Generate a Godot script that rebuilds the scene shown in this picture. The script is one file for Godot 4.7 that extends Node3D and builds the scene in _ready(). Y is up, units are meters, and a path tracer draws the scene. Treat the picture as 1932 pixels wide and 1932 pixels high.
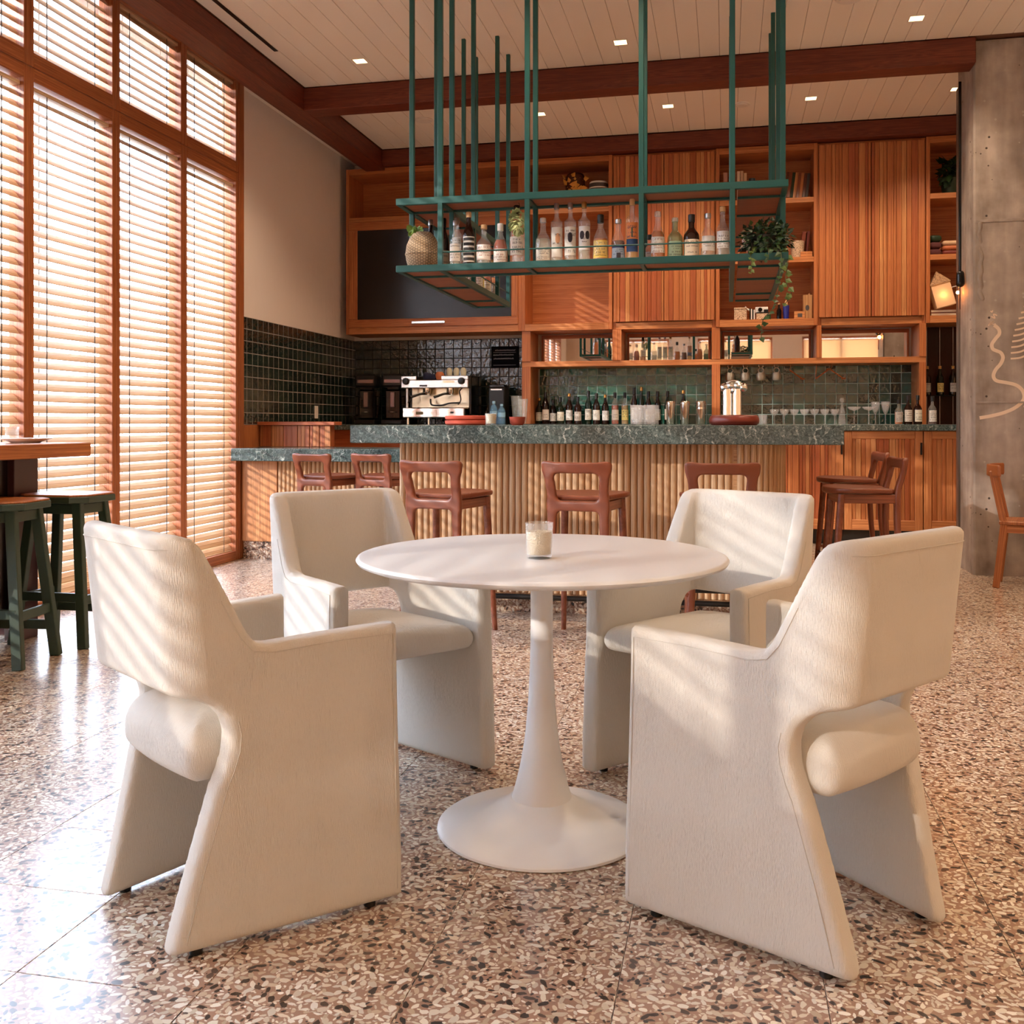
extends Node3D
# A hotel bar: white chairs round a pedestal table, a fluted bar with a hanging bottle shelf, blinds along the left wall.
# Room axes: x to the right, y up, -z towards the back wall; the window wall is the plane x = -4.

const CEIL := 3.96
const WX := -4.0
const BACK := -10.3
const SUN_DIR := Vector3(1.0, -0.53, -1.15)

var M := {}
var used := {}
var boxes := {}
var rng := RandomNumberGenerator.new()
var tiles_made := 0


# ---------------------------------------------------------------- naming and nodes
func numbered(called: String) -> String:
	if not used.has(called):
		used[called] = 0
		return called
	used[called] += 1
	return "%s_%03d" % [called, used[called]]


func thing(called: String, label: String, category: String, at := Vector3.ZERO, turn := 0.0, group := "") -> Node3D:
	var o := Node3D.new()
	o.name = numbered(called)
	add_child(o)
	o.position = at
	o.rotation.y = turn
	tag(o, label, category, group)
	return o


func tag(o: Node, label: String, category: String, group := "") -> void:
	o.set_meta("label", label)
	o.set_meta("category", category)
	if group != "":
		o.set_meta("group", group)


func structure(called: String) -> Node3D:
	var o := Node3D.new()
	o.name = called
	add_child(o)
	o.set_meta("kind", "structure")
	return o


func part(parent: Node, called: String, mesh: Mesh, m: Material, at := Vector3.ZERO, label := "") -> MeshInstance3D:
	var o := MeshInstance3D.new()
	o.name = called
	o.mesh = mesh
	o.material_override = m
	o.position = at
	o.cast_shadow = GeometryInstance3D.SHADOW_CASTING_SETTING_ON
	parent.add_child(o, true)
	if label != "":
		o.set_meta("label", label)
	return o


func copy(o: Node3D, at: Vector3, turn: float, label := "") -> Node3D:
	var c: Node3D = o.duplicate()
	var base := String(o.name)
	c.name = numbered(base)
	add_child(c)
	c.position = at
	c.rotation.y = turn
	if label != "":
		c.set_meta("label", label)
	return c


# ---------------------------------------------------------------- mesh building
class MB:
	var v := PackedVector3Array()
	var n := PackedVector3Array()
	var t := PackedVector2Array()
	var c := PackedColorArray()
	var ix := PackedInt32Array()
	var xf := Transform3D()

	func vert(p: Vector3, nn: Vector3, uv := Vector2.ZERO) -> int:
		v.append(xf * p)
		n.append((xf.basis * nn).normalized())
		t.append(uv)
		return v.size() - 1

	func tri(a: int, b: int, d: int) -> void:
		var f := (v[b] - v[a]).cross(v[d] - v[a])
		if f.dot(n[a] + n[b] + n[d]) > 0.0:
			ix.append_array(PackedInt32Array([a, d, b]))
		else:
			ix.append_array(PackedInt32Array([a, b, d]))

	func face(pts: Array, nn: Vector3, uvs := []) -> void:
		var first := v.size()
		for i in pts.size():
			vert(pts[i], nn, uvs[i] if uvs.size() else Vector2.ZERO)
		for i in range(1, pts.size() - 1):
			tri(first, first + i, first + i + 1)

	func flat_quad(a: Vector3, b: Vector3, d: Vector3, e: Vector3) -> void:
		var nn := (b - a).cross(d - a)
		face([a, b, d, e], nn.normalized(), [Vector2(0, 0), Vector2(1, 0), Vector2(1, 1), Vector2(0, 1)])

	func mesh() -> ArrayMesh:
		var a := []
		a.resize(Mesh.ARRAY_MAX)
		a[Mesh.ARRAY_VERTEX] = v
		a[Mesh.ARRAY_NORMAL] = n
		a[Mesh.ARRAY_TEX_UV] = t
		if c.size() == v.size() and c.size() > 0:
			a[Mesh.ARRAY_COLOR] = c
		a[Mesh.ARRAY_INDEX] = ix
		var m := ArrayMesh.new()
		m.add_surface_from_arrays(Mesh.PRIMITIVE_TRIANGLES, a)
		return m


# A box with chamfered edges; uv in metres with u along the grain axis.
func cbox(mb: MB, ce: Vector3, s: Vector3, bev: float, ga: int, uo := Vector2.ZERO) -> void:
	var h := s * 0.5
	var b := minf(bev, minf(h.x, minf(h.y, h.z)) * 0.6)
	var at := func(axis: int, sg: Vector3) -> Vector3:
		var p := Vector3(sg.x * (h.x - b), sg.y * (h.y - b), sg.z * (h.z - b))
		p[axis] = sg[axis] * h[axis]
		return p + ce
	var uvof := func(p: Vector3, axis: int) -> Vector2:
		var q := p - ce
		if axis == ga:
			return Vector2(q[(axis + 1) % 3], q[(axis + 2) % 3]) + uo
		var o := 3 - axis - ga
		return Vector2(q[ga], q[o]) + uo
	for axis in 3:
		var i := (axis + 1) % 3
		var j := (axis + 2) % 3
		for sg in [-1.0, 1.0]:
			var nn := Vector3.ZERO
			nn[axis] = sg
			var pts := []
			var uvs := []
			for q in [[-1.0, -1.0], [1.0, -1.0], [1.0, 1.0], [-1.0, 1.0]]:
				var sv := Vector3.ZERO
				sv[axis] = sg
				sv[i] = q[0]
				sv[j] = q[1]
				var p: Vector3 = at.call(axis, sv)
				pts.append(p)
				uvs.append(uvof.call(p, axis))
			mb.face(pts, nn, uvs)
	if b <= 0.0:
		return
	for k in 3:
		var i := (k + 1) % 3
		var j := (k + 2) % 3
		for si in [-1.0, 1.0]:
			for sj in [-1.0, 1.0]:
				var nn := Vector3.ZERO
				nn[i] = si
				nn[j] = sj
				var lo := nn
				lo[k] = -1.0
				var hi := nn
				hi[k] = 1.0
				var pts := [at.call(i, lo), at.call(i, hi), at.call(j, hi), at.call(j, lo)]
				var uvs := []
				for p in pts:
					uvs.append(uvof.call(p, i))
				mb.face(pts, nn.normalized(), uvs)
	for sx in [-1.0, 1.0]:
		for sy in [-1.0, 1.0]:
			for sz in [-1.0, 1.0]:
				var sg := Vector3(sx, sy, sz)
				mb.face([at.call(0, sg), at.call(1, sg), at.call(2, sg)], sg.normalized(), [Vector2.ZERO, Vector2.ZERO, Vector2.ZERO])


func longest(s: Vector3) -> int:
	return 0 if s.x >= s.y and s.x >= s.z else (1 if s.y >= s.z else 2)


func box_mesh(s: Vector3, bev := 0.003, ga := -1, variant := 0) -> ArrayMesh:
	var g := longest(s) if ga < 0 else ga
	var key := "%.4f %.4f %.4f %.4f %d %d" % [s.x, s.y, s.z, bev, g, variant]
	if not boxes.has(key):
		var mb := MB.new()
		cbox(mb, Vector3.ZERO, s, bev, g, Vector2(variant * 0.37, variant * 0.131))
		boxes[key] = mb.mesh()
	return boxes[key]


func box(parent: Node, called: String, ce: Vector3, s: Vector3, m: Material, bev := 0.003, ga := -1, variant := 0) -> MeshInstance3D:
	return part(parent, called, box_mesh(s, bev, ga, variant), m, ce)


# A box given by two corners.
func span(parent: Node, called: String, a: Vector3, b: Vector3, m: Material, bev := 0.003, ga := -1, variant := 0) -> MeshInstance3D:
	return box(parent, called, (a + b) * 0.5, (b - a).abs(), m, bev, ga, variant)


# A straight bar of rectangular section from a to b.
func bar(parent: Node, called: String, a: Vector3, b: Vector3, w: float, d: float, m: Material, bev := 0.004, side := Vector3.RIGHT) -> MeshInstance3D:
	var y := (b - a).normalized()
	var z := side.cross(y).normalized()
	var x := y.cross(z).normalized()
	var o := part(parent, called, box_mesh(Vector3(w, a.distance_to(b), d), bev, 1, rng.randi() % 3), m)
	o.transform = Transform3D(Basis(x, y, z), (a + b) * 0.5)
	return o


func lathe(mb: MB, prof: Array, seg := 24, uvw := 1.0) -> void:
	var np := prof.size()
	var fn := []
	for i in np - 1:
		var d: Vector2 = prof[i + 1] - prof[i]
		fn.append(Vector2(d.y, -d.x).normalized())
	for i in np - 1:
		var na: Vector2 = fn[i]
		var nb: Vector2 = fn[i]
		if i > 0 and fn[i].dot(fn[i - 1]) > 0.75:
			na = (fn[i] + fn[i - 1]).normalized()
		if i < np - 2 and fn[i].dot(fn[i + 1]) > 0.75:
			nb = (fn[i] + fn[i + 1]).normalized()
		var first := mb.v.size()
		for k in seg + 1:
			var a := TAU * k / seg
			var ca := cos(a)
			var sa := sin(a)
			mb.vert(Vector3(prof[i].x * ca, prof[i].y, prof[i].x * sa), Vector3(na.x * ca, na.y, na.x * sa), Vector2(uvw * k / seg, prof[i].y))
			mb.vert(Vector3(prof[i + 1].x * ca, prof[i + 1].y, prof[i + 1].x * sa), Vector3(nb.x * ca, nb.y, nb.x * sa), Vector2(uvw * k / seg, prof[i + 1].y))
		for k in seg:
			var q := first + 2 * k
			if prof[i].x > 1e-5:
				mb.tri(q, q + 1, q + 2)
			if prof[i + 1].x > 1e-5:
				mb.tri(q + 1, q + 3, q + 2)


func lathe_mesh(prof: Array, seg := 24) -> ArrayMesh:
	var mb := MB.new()
	lathe(mb, prof, seg)
	return mb.mesh()


# A closed lathe profile for a plain round piece between two heights, edges rounded by e.
func puck(r: float, y0: float, y1: float, e := 0.003) -> Array:
	return [Vector2(0, y0), Vector2(r - e, y0), Vector2(r, y0 + e), Vector2(r, y1 - e), Vector2(r - e, y1), Vector2(0, y1)]


func tube(mb: MB, pts: Array, r, sides := 8, caps := true) -> void:
	var np := pts.size()
	var ring := []
	var up := Vector3.UP
	for i in np:
		var d: Vector3 = (pts[mini(i + 1, np - 1)] - pts[maxi(i - 1, 0)]).normalized()
		if absf(d.dot(up)) > 0.98:
			up = Vector3.RIGHT
		var x := d.cross(up).normalized()
		var y := x.cross(d).normalized()
		up = y
		var rr: float = r[i] if r is Array else r
		var first := mb.v.size()
		for k in sides + 1:
			var a := TAU * k / sides
			var o := x * cos(a) + y * sin(a)
			mb.vert(pts[i] + o * rr, o, Vector2(float(k) / sides, i * 0.05))
		ring.append(first)
	for i in np - 1:
		for k in sides:
			var a: int = ring[i] + k
			var b: int = ring[i + 1] + k
			mb.tri(a, b, a + 1)
			mb.tri(b, b + 1, a + 1)
	if caps:
		for e in [0, np - 1]:
			var d: Vector3 = (pts[0] - pts[1]) if e == 0 else (pts[np - 1] - pts[np - 2])
			var poly := []
			for k in sides:
				poly.append(mb.xf.affine_inverse() * mb.v[ring[e] + k])
			mb.face(poly, d.normalized())


func tube_mesh(pts: Array, r, sides := 8) -> ArrayMesh:
	var mb := MB.new()
	tube(mb, pts, r, sides)
	return mb.mesh()


func smooth_path(ctrl: Array, per := 6) -> Array:
	var out := []
	var n := ctrl.size()
	for i in n - 1:
		var p0 = ctrl[maxi(i - 1, 0)]
		var p1 = ctrl[i]
		var p2 = ctrl[i + 1]
		var p3 = ctrl[mini(i + 2, n - 1)]
		for k in per:
			var t := float(k) / per
			out.append(0.5 * ((2.0 * p1) + (p2 - p0) * t + (2.0 * p0 - 5.0 * p1 + 4.0 * p2 - p3) * t * t + (3.0 * p1 - p0 - 3.0 * p2 + p3) * t * t * t))
	out.append(ctrl[n - 1])
	return out


# A flat outline in the xy plane given thickness along z (0 to depth), edges chamfered.
func slab(mb: MB, poly: PackedVector2Array, depth: float, bev := 0.0) -> void:
	if Geometry2D.is_polygon_clockwise(poly):
		poly.reverse()
	var inner := poly
	if bev > 0.0:
		var off := Geometry2D.offset_polygon(poly, -bev, Geometry2D.JOIN_MITER)
		if off.size() == 1 and off[0].size() == poly.size():
			var q: PackedVector2Array = off[0]
			var best := 0
			for i in q.size():
				if q[i].distance_to(poly[0]) < q[best].distance_to(poly[0]):
					best = i
			inner = PackedVector2Array()
			for i in q.size():
				inner.append(q[(best + i) % q.size()])
		else:
			bev = 0.0
	var ti := Geometry2D.triangulate_polygon(inner)
	for z in [0.0, depth]:
		var nn := Vector3(0, 0, -1.0 if z == 0.0 else 1.0)
		var first := mb.v.size()
		for p in inner:
			mb.vert(Vector3(p.x, p.y, z), nn, p)
		for i in range(0, ti.size(), 3):
			mb.tri(first + ti[i], first + ti[i + 1], first + ti[i + 2])
	var np := poly.size()
	for i in np:
		var j := (i + 1) % np
		var e := (poly[j] - poly[i]).normalized()
		var nn := Vector3(e.y, -e.x, 0)
		var a := poly[i]
		var b := poly[j]
		mb.face([Vector3(a.x, a.y, bev), Vector3(b.x, b.y, bev), Vector3(b.x, b.y, depth - bev), Vector3(a.x, a.y, depth - bev)], nn, [a, b, b, a])
		if bev > 0.0:
			var c := inner[i]
			var d := inner[j]
			mb.face([Vector3(a.x, a.y, bev), Vector3(b.x, b.y, bev), Vector3(d.x, d.y, 0), Vector3(c.x, c.y, 0)], (nn + Vector3(0, 0, -1)).normalized(), [a, b, d, c])
			mb.face([Vector3(a.x, a.y, depth - bev), Vector3(b.x, b.y, depth - bev), Vector3(d.x, d.y, depth), Vector3(c.x, c.y, depth)], (nn + Vector3(0, 0, 1)).normalized(), [a, b, d, c])


func slab_mesh(pts: Array, depth: float, bev := 0.002) -> ArrayMesh:
	var mb := MB.new()
	slab(mb, PackedVector2Array(pts), depth, bev)
	return mb.mesh()


# Surface nets over a distance function, visiting only the blocks near the surface.
func sdf_mesh(f: Callable, lo: Vector3, hi: Vector3, h: float) -> ArrayMesh:
	var nx := int(ceil((hi.x - lo.x) / h / 4.0)) * 4 + 1
	var ny := int(ceil((hi.y - lo.y) / h / 4.0)) * 4 + 1
	var nz := int(ceil((hi.z - lo.z) / h / 4.0)) * 4 + 1
	var val := PackedFloat32Array()
	val.resize(nx * ny * nz)
	val.fill(1e9)
	var cell := PackedInt32Array()
	cell.resize(nx * ny * nz)
	cell.fill(-1)
	var active := []
	var reach := 4.0 * h * 0.87 * 1.35 + h
	for bz in range(0, nz - 1, 4):
		for by in range(0, ny - 1, 4):
			for bx in range(0, nx - 1, 4):
				var d: float = f.call(lo + Vector3(bx + 2, by + 2, bz + 2) * h)
				if absf(d) < reach:
					active.append(Vector3i(bx, by, bz))
	for b in active:
		for z in range(b.z, b.z + 5):
			for y in range(b.y, b.y + 5):
				var row: int = (z * ny + y) * nx
				for x in range(b.x, b.x + 5):
					if val[row + x] > 1e8:
						val[row + x] = f.call(lo + Vector3(x, y, z) * h)
	var V := PackedVector3Array()
	var sx := 1
	var sy := nx
	var sz := nx * ny
	var off := [0, sx, sy, sx + sy, sz, sx + sz, sy + sz, sx + sy + sz]
	var ed := [[0, 1], [2, 3], [4, 5], [6, 7], [0, 2], [1, 3], [4, 6], [5, 7], [0, 4], [1, 5], [2, 6], [3, 7]]
	var cor := [Vector3(0, 0, 0), Vector3(1, 0, 0), Vector3(0, 1, 0), Vector3(1, 1, 0), Vector3(0, 0, 1), Vector3(1, 0, 1), Vector3(0, 1, 1), Vector3(1, 1, 1)]
	for b in active:
		for z in range(b.z, b.z + 4):
			for y in range(b.y, b.y + 4):
				for x in range(b.x, b.x + 4):
					var at: int = (z * ny + y) * nx + x
					var inside := 0
					for o in off:
						if val[at + o] < 0.0:
							inside += 1
					if inside == 0 or inside == 8:
						continue
					var s := Vector3.ZERO
					var k := 0
					for e in ed:
						var a: float = val[at + off[e[0]]]
						var c: float = val[at + off[e[1]]]
						if (a < 0.0) != (c < 0.0):
							s += cor[e[0]].lerp(cor[e[1]], a / (a - c))
							k += 1
					cell[at] = V.size()
					V.append(lo + (Vector3(x, y, z) + s / k) * h)
	var I := PackedInt32Array()
	var N := PackedVector3Array()
	N.resize(V.size())
	for b in active:
		for z in range(b.z, b.z + 4):
			for y in range(b.y, b.y + 4):
				for x in range(b.x, b.x + 4):
					var at: int = (z * ny + y) * nx + x
					var a := val[at] < 0.0
					for axis in 3:
						var st: int = [sx, sy, sz][axis]
						var u: int = [sy, sz, sx][axis]
						var w: int = [sz, sx, sy][axis]
						if (val[at + st] < 0.0) == a:
							continue
						if [y, z, x][axis] == 0 or [z, x, y][axis] == 0:
							continue
						var q := [cell[at], cell[at - u], cell[at - u - w], cell[at - w]]
						if q[0] < 0 or q[1] < 0 or q[2] < 0 or q[3] < 0:
							continue
						if not a:
							q.reverse()
						# clockwise seen from outside
						var nn := (V[q[2]] - V[q[0]]).cross(V[q[3]] - V[q[1]])
						for i in q:
							N[i] -= nn
						I.append_array(PackedInt32Array([q[0], q[2], q[1], q[0], q[3], q[2]]))
	for i in N.size():
		N[i] = -N[i].normalized()
	# make sure that normals point out of the shape
	if V.size() > 0 and f.call(V[0] + N[0] * h) < f.call(V[0] - N[0] * h):
		for i in N.size():
			N[i] = -N[i]
	var mb := MB.new()
	mb.v = V
	mb.n = N
	mb.t.resize(V.size())
	for i in range(0, I.size(), 3):
		mb.tri(I[i], I[i + 1], I[i + 2])
	return mb.mesh()


func rmax(a: float, b: float, r: float) -> float:
	var u := maxf(a + r, 0.0)
	var v := maxf(b + r, 0.0)
	return minf(maxf(a, b), -r) + sqrt(u * u + v * v) if (a > -r or b > -r) else maxf(a, b)


func smin(a: float, b: float, k: float) -> float:
	var h := maxf(k - absf(a - b), 0.0) / k
	return minf(a, b) - h * h * k * 0.25


func capsule(p: Vector3, a: Vector3, b: Vector3, ra: float, rb: float) -> float:
	var ab := b - a
	var t := clampf((p - a).dot(ab) / ab.length_squared(), 0.0, 1.0)
	return p.distance_to(a + ab * t) - lerpf(ra, rb, t)


# ---------------------------------------------------------------- textures and materials
func tex(im: Image) -> ImageTexture:
	return ImageTexture.create_from_image(im)


func fnl(freq: float, sd: int, oct := 3) -> FastNoiseLite:
	var f := FastNoiseLite.new()
	f.noise_type = FastNoiseLite.TYPE_SIMPLEX_SMOOTH
	f.frequency = freq
	f.seed = sd
	f.fractal_type = FastNoiseLite.FRACTAL_FBM
	f.fractal_octaves = oct
	return f


# noise that repeats with the picture
func wrapn(f: FastNoiseLite, x: float, y: float, w: float, h: float, sx: float, sy: float) -> float:
	var a := x / w
	var b := y / h
	var p := f.get_noise_2d(x * sx, y * sy) * (1.0 - a) + f.get_noise_2d((x - w) * sx, y * sy) * a
	var q := f.get_noise_2d(x * sx, (y - h) * sy) * (1.0 - a) + f.get_noise_2d((x - w) * sx, (y - h) * sy) * a
	return p * (1.0 - b) + q * b


func grain_image(w: int, h: int, sd: int, stretch: float, rough: float) -> Image:
	var im := Image.create(w, h, false, Image.FORMAT_RGB8)
	var f := fnl(0.02, sd, 3)
	var g := fnl(0.11, sd + 7, 2)
	for y in h:
		for x in w:
			var a := wrapn(f, x, y, w, h, 1.0 / stretch, 1.0)
			var b := wrapn(g, x, y, w, h, 0.6 / stretch, 1.0)
			var ring := 0.5 + 0.5 * sin((a * 9.0 + float(y) / h * 4.0) * TAU)
			var k := clampf(0.42 + 0.34 * ring * rough + 0.45 * b + 0.35 * a, 0.0, 1.0)
			im.set_pixel(x, y, Color(lerpf(0.66, 1.0, k), lerpf(0.52, 1.0, k), lerpf(0.44, 1.0, k)))
	return im


func terrazzo_image(n: int) -> Image:
	var data := PackedByteArray()
	data.resize(n * n * 3)
	var f := fnl(0.05, 5, 2)
	for y in n:
		for x in n:
			var k := 1.0 + 0.13 * (((x * 7349 + y * 9151 + ((x * y) & 1023) * 31) & 63) / 63.0 - 0.5)
			var at := (y * n + x) * 3
			data[at] = int(166 * k)
			data[at + 1] = int(130 * k)
			data[at + 2] = int(108 * k)
	var r := RandomNumberGenerator.new()
	r.seed = 11
	var light := [Color8(236, 227, 208), Color8(220, 205, 182), Color8(244, 238, 224), Color8(228, 216, 196), Color8(204, 182, 154)]
	var dark := [Color8(48, 38, 35), Color8(33, 28, 27), Color8(78, 60, 50)]
	var gs := 32
	var gn := n / gs
	var grid := {}
	for sweep in 3:
		var tries: int = [5200, 9000, 16000][sweep]
		for _i in tries:
			var rad: float = [r.randf_range(9.5, 14.0), r.randf_range(6.5, 9.5), r.randf_range(3.5, 6.0)][sweep]
			var px := r.randf() * n
			var py := r.randf() * n
			var gx := int(px) / gs
			var gy := int(py) / gs
			var ok := true
			for oy in [-1, 0, 1]:
				for ox in [-1, 0, 1]:
					for s in grid.get(Vector2i((gx + ox + gn) % gn, (gy + oy + gn) % gn), []):
						var dx: float = absf(s.x - px)
						var dy: float = absf(s.y - py)
						dx = minf(dx, n - dx)
						dy = minf(dy, n - dy)
						if dx * dx + dy * dy < pow((s.z + rad) * 0.80, 2.0):
							ok = false
							break
					if not ok:
						break
				if not ok:
					break
			if not ok:
				continue
			var key := Vector2i(gx, gy)
			if not grid.has(key):
				grid[key] = []
			grid[key].append(Vector3(px, py, rad))
			var col: Color = dark[r.randi() % 3] if r.randf() < 0.2 else light[r.randi() % 5]
			col = col * r.randf_range(0.92, 1.05)
			var R := int(clampf(col.r, 0, 1) * 255)
			var G := int(clampf(col.g, 0, 1) * 255)
			var B := int(clampf(col.b, 0, 1) * 255)
			var an := r.randf() * PI
			var ca := cos(an)
			var sa := sin(an)
			var la := rad * r.randf_range(1.05, 1.5)
			var lb := rad * r.randf_range(0.5, 0.85)
			var c1 := Vector2.from_angle(r.randf() * TAU)
			var c2 := Vector2.from_angle(r.randf() * TAU)
			var c3 := Vector2.from_angle(r.randf() * TAU)
			var q1 := r.randf_range(0.6, 0.95)
			var q2 := r.randf_range(0.6, 0.95)
			var q3 := r.randf_range(0.65, 1.0)
			var m := int(la) + 1
			for yy in range(int(py) - m, int(py) + m + 1):
				for xx in range(int(px) - m, int(px) + m + 1):
					var ex := (xx - px)
					var ey := (yy - py)
					var ux := (ex * ca + ey * sa) / la
					var uy := (-ex * sa + ey * ca) / lb
					if ux * ux + uy * uy > 1.0 or ux * c1.x + uy * c1.y > q1 or ux * c2.x + uy * c2.y > q2 or ux * c3.x + uy * c3.y > q3:
						continue
					var at := (posmod(yy, n) * n + posmod(xx, n)) * 3
					data[at] = R
					data[at + 1] = G
					data[at + 2] = B
	return Image.create_from_data(n, n, false, Image.FORMAT_RGB8, data)


func marble_image(w: int, h: int) -> Image:
	var im := Image.create(w, h, false, Image.FORMAT_RGB8)
	var f := fnl(0.012, 21, 4)
	var g := fnl(0.03, 22, 3)
	var e := fnl(0.008, 23, 3)
	for y in h:
		for x in w:
			var wx := x + 26.0 * wrapn(g, x, y, w, h, 1, 1)
			var wy := y + 26.0 * wrapn(g, y, x, h, w, 1, 1)
			wx = fposmod(wx, w)
			wy = fposmod(wy, h)
			var a := wrapn(f, wx, wy, w, h, 1.6, 1.6)
			var b := wrapn(f, wy, wx, h, w, 3.4, 3.4)
			var cl := wrapn(g, wx, wy, w, h, 2.2, 2.2)
			var vein := pow(clampf(1.0 - absf(a) * 9.0, 0, 1), 1.6) * clampf(0.2 + 1.4 * cl + 0.4, 0, 1)
			var fine := pow(clampf(1.0 - absf(b) * 7.0, 0, 1), 2.0)
			var big := pow(clampf(1.0 - absf(wrapn(e, wx, wy, w, h, 1.0, 0.35)) * 26.0, 0, 1), 2.0)
			var k := clampf(0.30 * vein + 0.45 * fine * clampf(0.5 + cl, 0, 1) + 0.75 * big + 0.10 * clampf(cl, 0, 1), 0, 1)
			var base := Color(0.12, 0.17, 0.165).lerp(Color(0.36, 0.43, 0.42), clampf(0.5 + cl * 0.9, 0, 1))
			im.set_pixel(x, y, base.lerp(Color(0.78, 0.80, 0.77), k))
	return im


func concrete_image(n: int) -> Image:
	var im := Image.create(n, n, false, Image.FORMAT_RGB8)
	var f := fnl(0.01, 31, 5)
	var g := fnl(0.004, 32, 3)
	for y in n:
		for x in n:
			var a := wrapn(f, x, y, n, n, 1, 1)
			var s := wrapn(f, x, y, n, n, 2.4, 0.35)
			var b := wrapn(g, x, y, n, n, 1, 0.6)
			var k := clampf(0.5 + a * 0.55 + b * 0.7 + s * 0.35, 0.0, 1.0)
			im.set_pixel(x, y, Color(0.47, 0.42, 0.39).lerp(Color(0.74, 0.69, 0.65), k))
	var r := RandomNumberGenerator.new()
	r.seed = 4
	for _i in 60:
		var px := r.randi() % n
		var py := r.randi() % n
		var rad := r.randi_range(1, 3)
		var c := Color(0.25, 0.2, 0.18) if r.randf() < 0.6 else Color(0.7, 0.66, 0.62)
		for yy in range(-rad, rad + 1):
			for xx in range(-rad - 1, rad + 2):
				if xx * xx + yy * yy <= rad * rad:
					im.set_pixel(posmod(px + xx, n), posmod(py + yy, n), c)
	return im


func cloth_image(n: int) -> Image:
	var im := Image.create(n, n, false, Image.FORMAT_L8)
	var f := fnl(0.09, 41, 3)
	var g := fnl(0.05, 42, 2)
	for y in n:
		for x in n:
			var a := wrapn(f, x, y, n, n, 2.2, 0.16)
			var b := wrapn(g, x, y, n, n, 4.0, 4.0)
			var w := 0.06 * sin(x * TAU / 4.0) + 0.06 * sin(y * TAU / 4.0)
			im.set_pixel(x, y, Color.from_hsv(0, 0, clampf(0.5 + 0.6 * a + 0.14 * b + w, 0, 1)))
	return im


func wave_image(n: int, freq: float, sd: int) -> Image:
	var im := Image.create(n, n, false, Image.FORMAT_L8)
	var f := fnl(freq, sd, 3)
	for y in n:
		for x in n:
			im.set_pixel(x, y, Color.from_hsv(0, 0, clampf(0.5 + 0.6 * wrapn(f, x, y, n, n, 1, 1), 0, 1)))
	return im


# Print for bottle labels: eight by four cells of paper with lines of small marks.
func label_image() -> Image:
	var cs := 64
	var im := Image.create(cs * 8, cs * 4, false, Image.FORMAT_RGB8)
	var r := RandomNumberGenerator.new()
	r.seed = 77
	var papers := [
		Color8(226, 222, 216), Color8(232, 229, 224), Color8(222, 219, 212), Color8(229, 222, 215), Color8(230, 224, 218), Color8(232, 226, 214), Color8(226, 224, 214), Color8(214, 212, 204),
		Color8(218, 214, 206), Color8(224, 224, 222), Color8(232, 200, 96), Color8(150, 168, 188), Color8(216, 132, 78), Color8(228, 226, 222), Color8(146, 170, 146), Color8(230, 218, 196),
		Color8(226, 224, 220), Color8(230, 229, 228), Color8(196, 190, 178), Color8(228, 222, 206), Color8(236, 214, 130), Color8(214, 205, 190), Color8(205, 205, 205), Color8(222, 210, 200),
		Color8(226, 222, 216), Color8(220, 214, 205), Color8(226, 206, 120), Color8(210, 200, 180), Color8(224, 220, 214), Color8(190, 180, 170), Color8(228, 224, 220), Color8(214, 210, 200)]
	for i in 32:
		var ox := (i % 8) * cs
		var oy := (i / 8) * cs
		im.fill_rect(Rect2i(ox, oy, cs, cs), papers[i])
		var ink := Color8(52, 48, 50)
		if i in [3, 4, 13]:
			ink = Color8(128, 66, 56)
		if i in [11, 12]:
			ink = Color8(34, 52, 96)
		if i == 12:
			im.fill_rect(Rect2i(ox, oy + 36, cs, 28), Color8(40, 74, 120))
			im.fill_rect(Rect2i(ox + 28, oy + 12, 6, 20), Color8(52, 84, 66))
		if i == 11:
			im.fill_rect(Rect2i(ox, oy, cs, 14), ink)
			im.fill_rect(Rect2i(ox + 24, oy + 34, 16, 30), Color8(46, 40, 46))
		if i == 2:
			for k in 5:
				im.fill_rect(Rect2i(ox + 4, oy + 4 + k * 12, cs - 8, 7), Color8(40, 40, 42))
		if i in [8, 9, 10] or i == 7:
			# round emblems
			var ec: Color = Color8(205, 150, 110) if i == 8 else Color8(44, 38, 48)
			for cx in ([32] if i != 9 else [18, 44]):
				for yy in range(-11, 12):
					for xx in range(-11, 12):
						if xx * xx + yy * yy < 121 and i != 10:
							im.set_pixel(ox + cx + xx, oy + 24 + yy, ec)
		var y := 8
		while y < cs - 8:
			var hgt := r.randi_range(3, 8)
			if r.randf() < 0.72:
				var x := r.randi_range(6, 16)
				var stop := cs - x
				while x < stop:
					var wv := r.randi_range(2, 4)
					if r.randf() < 0.75 and not (i == 2):
						im.fill_rect(Rect2i(ox + x, oy + y, 1, hgt), ink)
						im.fill_rect(Rect2i(ox + x, oy + y + (r.randi() % hgt), wv, 1), ink)
					x += wv + 1
			y += hgt + r.randi_range(3, 7)
	return im


func mat(called: String, col: Color, rough := 0.6, metal := 0.0, spec := 0.5) -> StandardMaterial3D:
	var m := StandardMaterial3D.new()
	m.resource_name = called
	m.albedo_color = col
	m.roughness = rough
	m.metallic = metal
	m.metallic_specular = spec
	M[called] = m
	return m


func wood(called: String, col: Color, rough := 0.45, tx = null, scale := Vector3(0.83, 3.3, 1)) -> StandardMaterial3D:
	var m := mat(called, col, rough)
	m.albedo_texture = tx if tx else M.grain
	m.uv1_scale = scale
	return m


func glass(called: String, col: Color, alpha := 0.12, rough := 0.03) -> StandardMaterial3D:
	var m := mat(called, Color(col, alpha), rough)
	m.transparency = BaseMaterial3D.TRANSPARENCY_ALPHA
	return m


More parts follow.
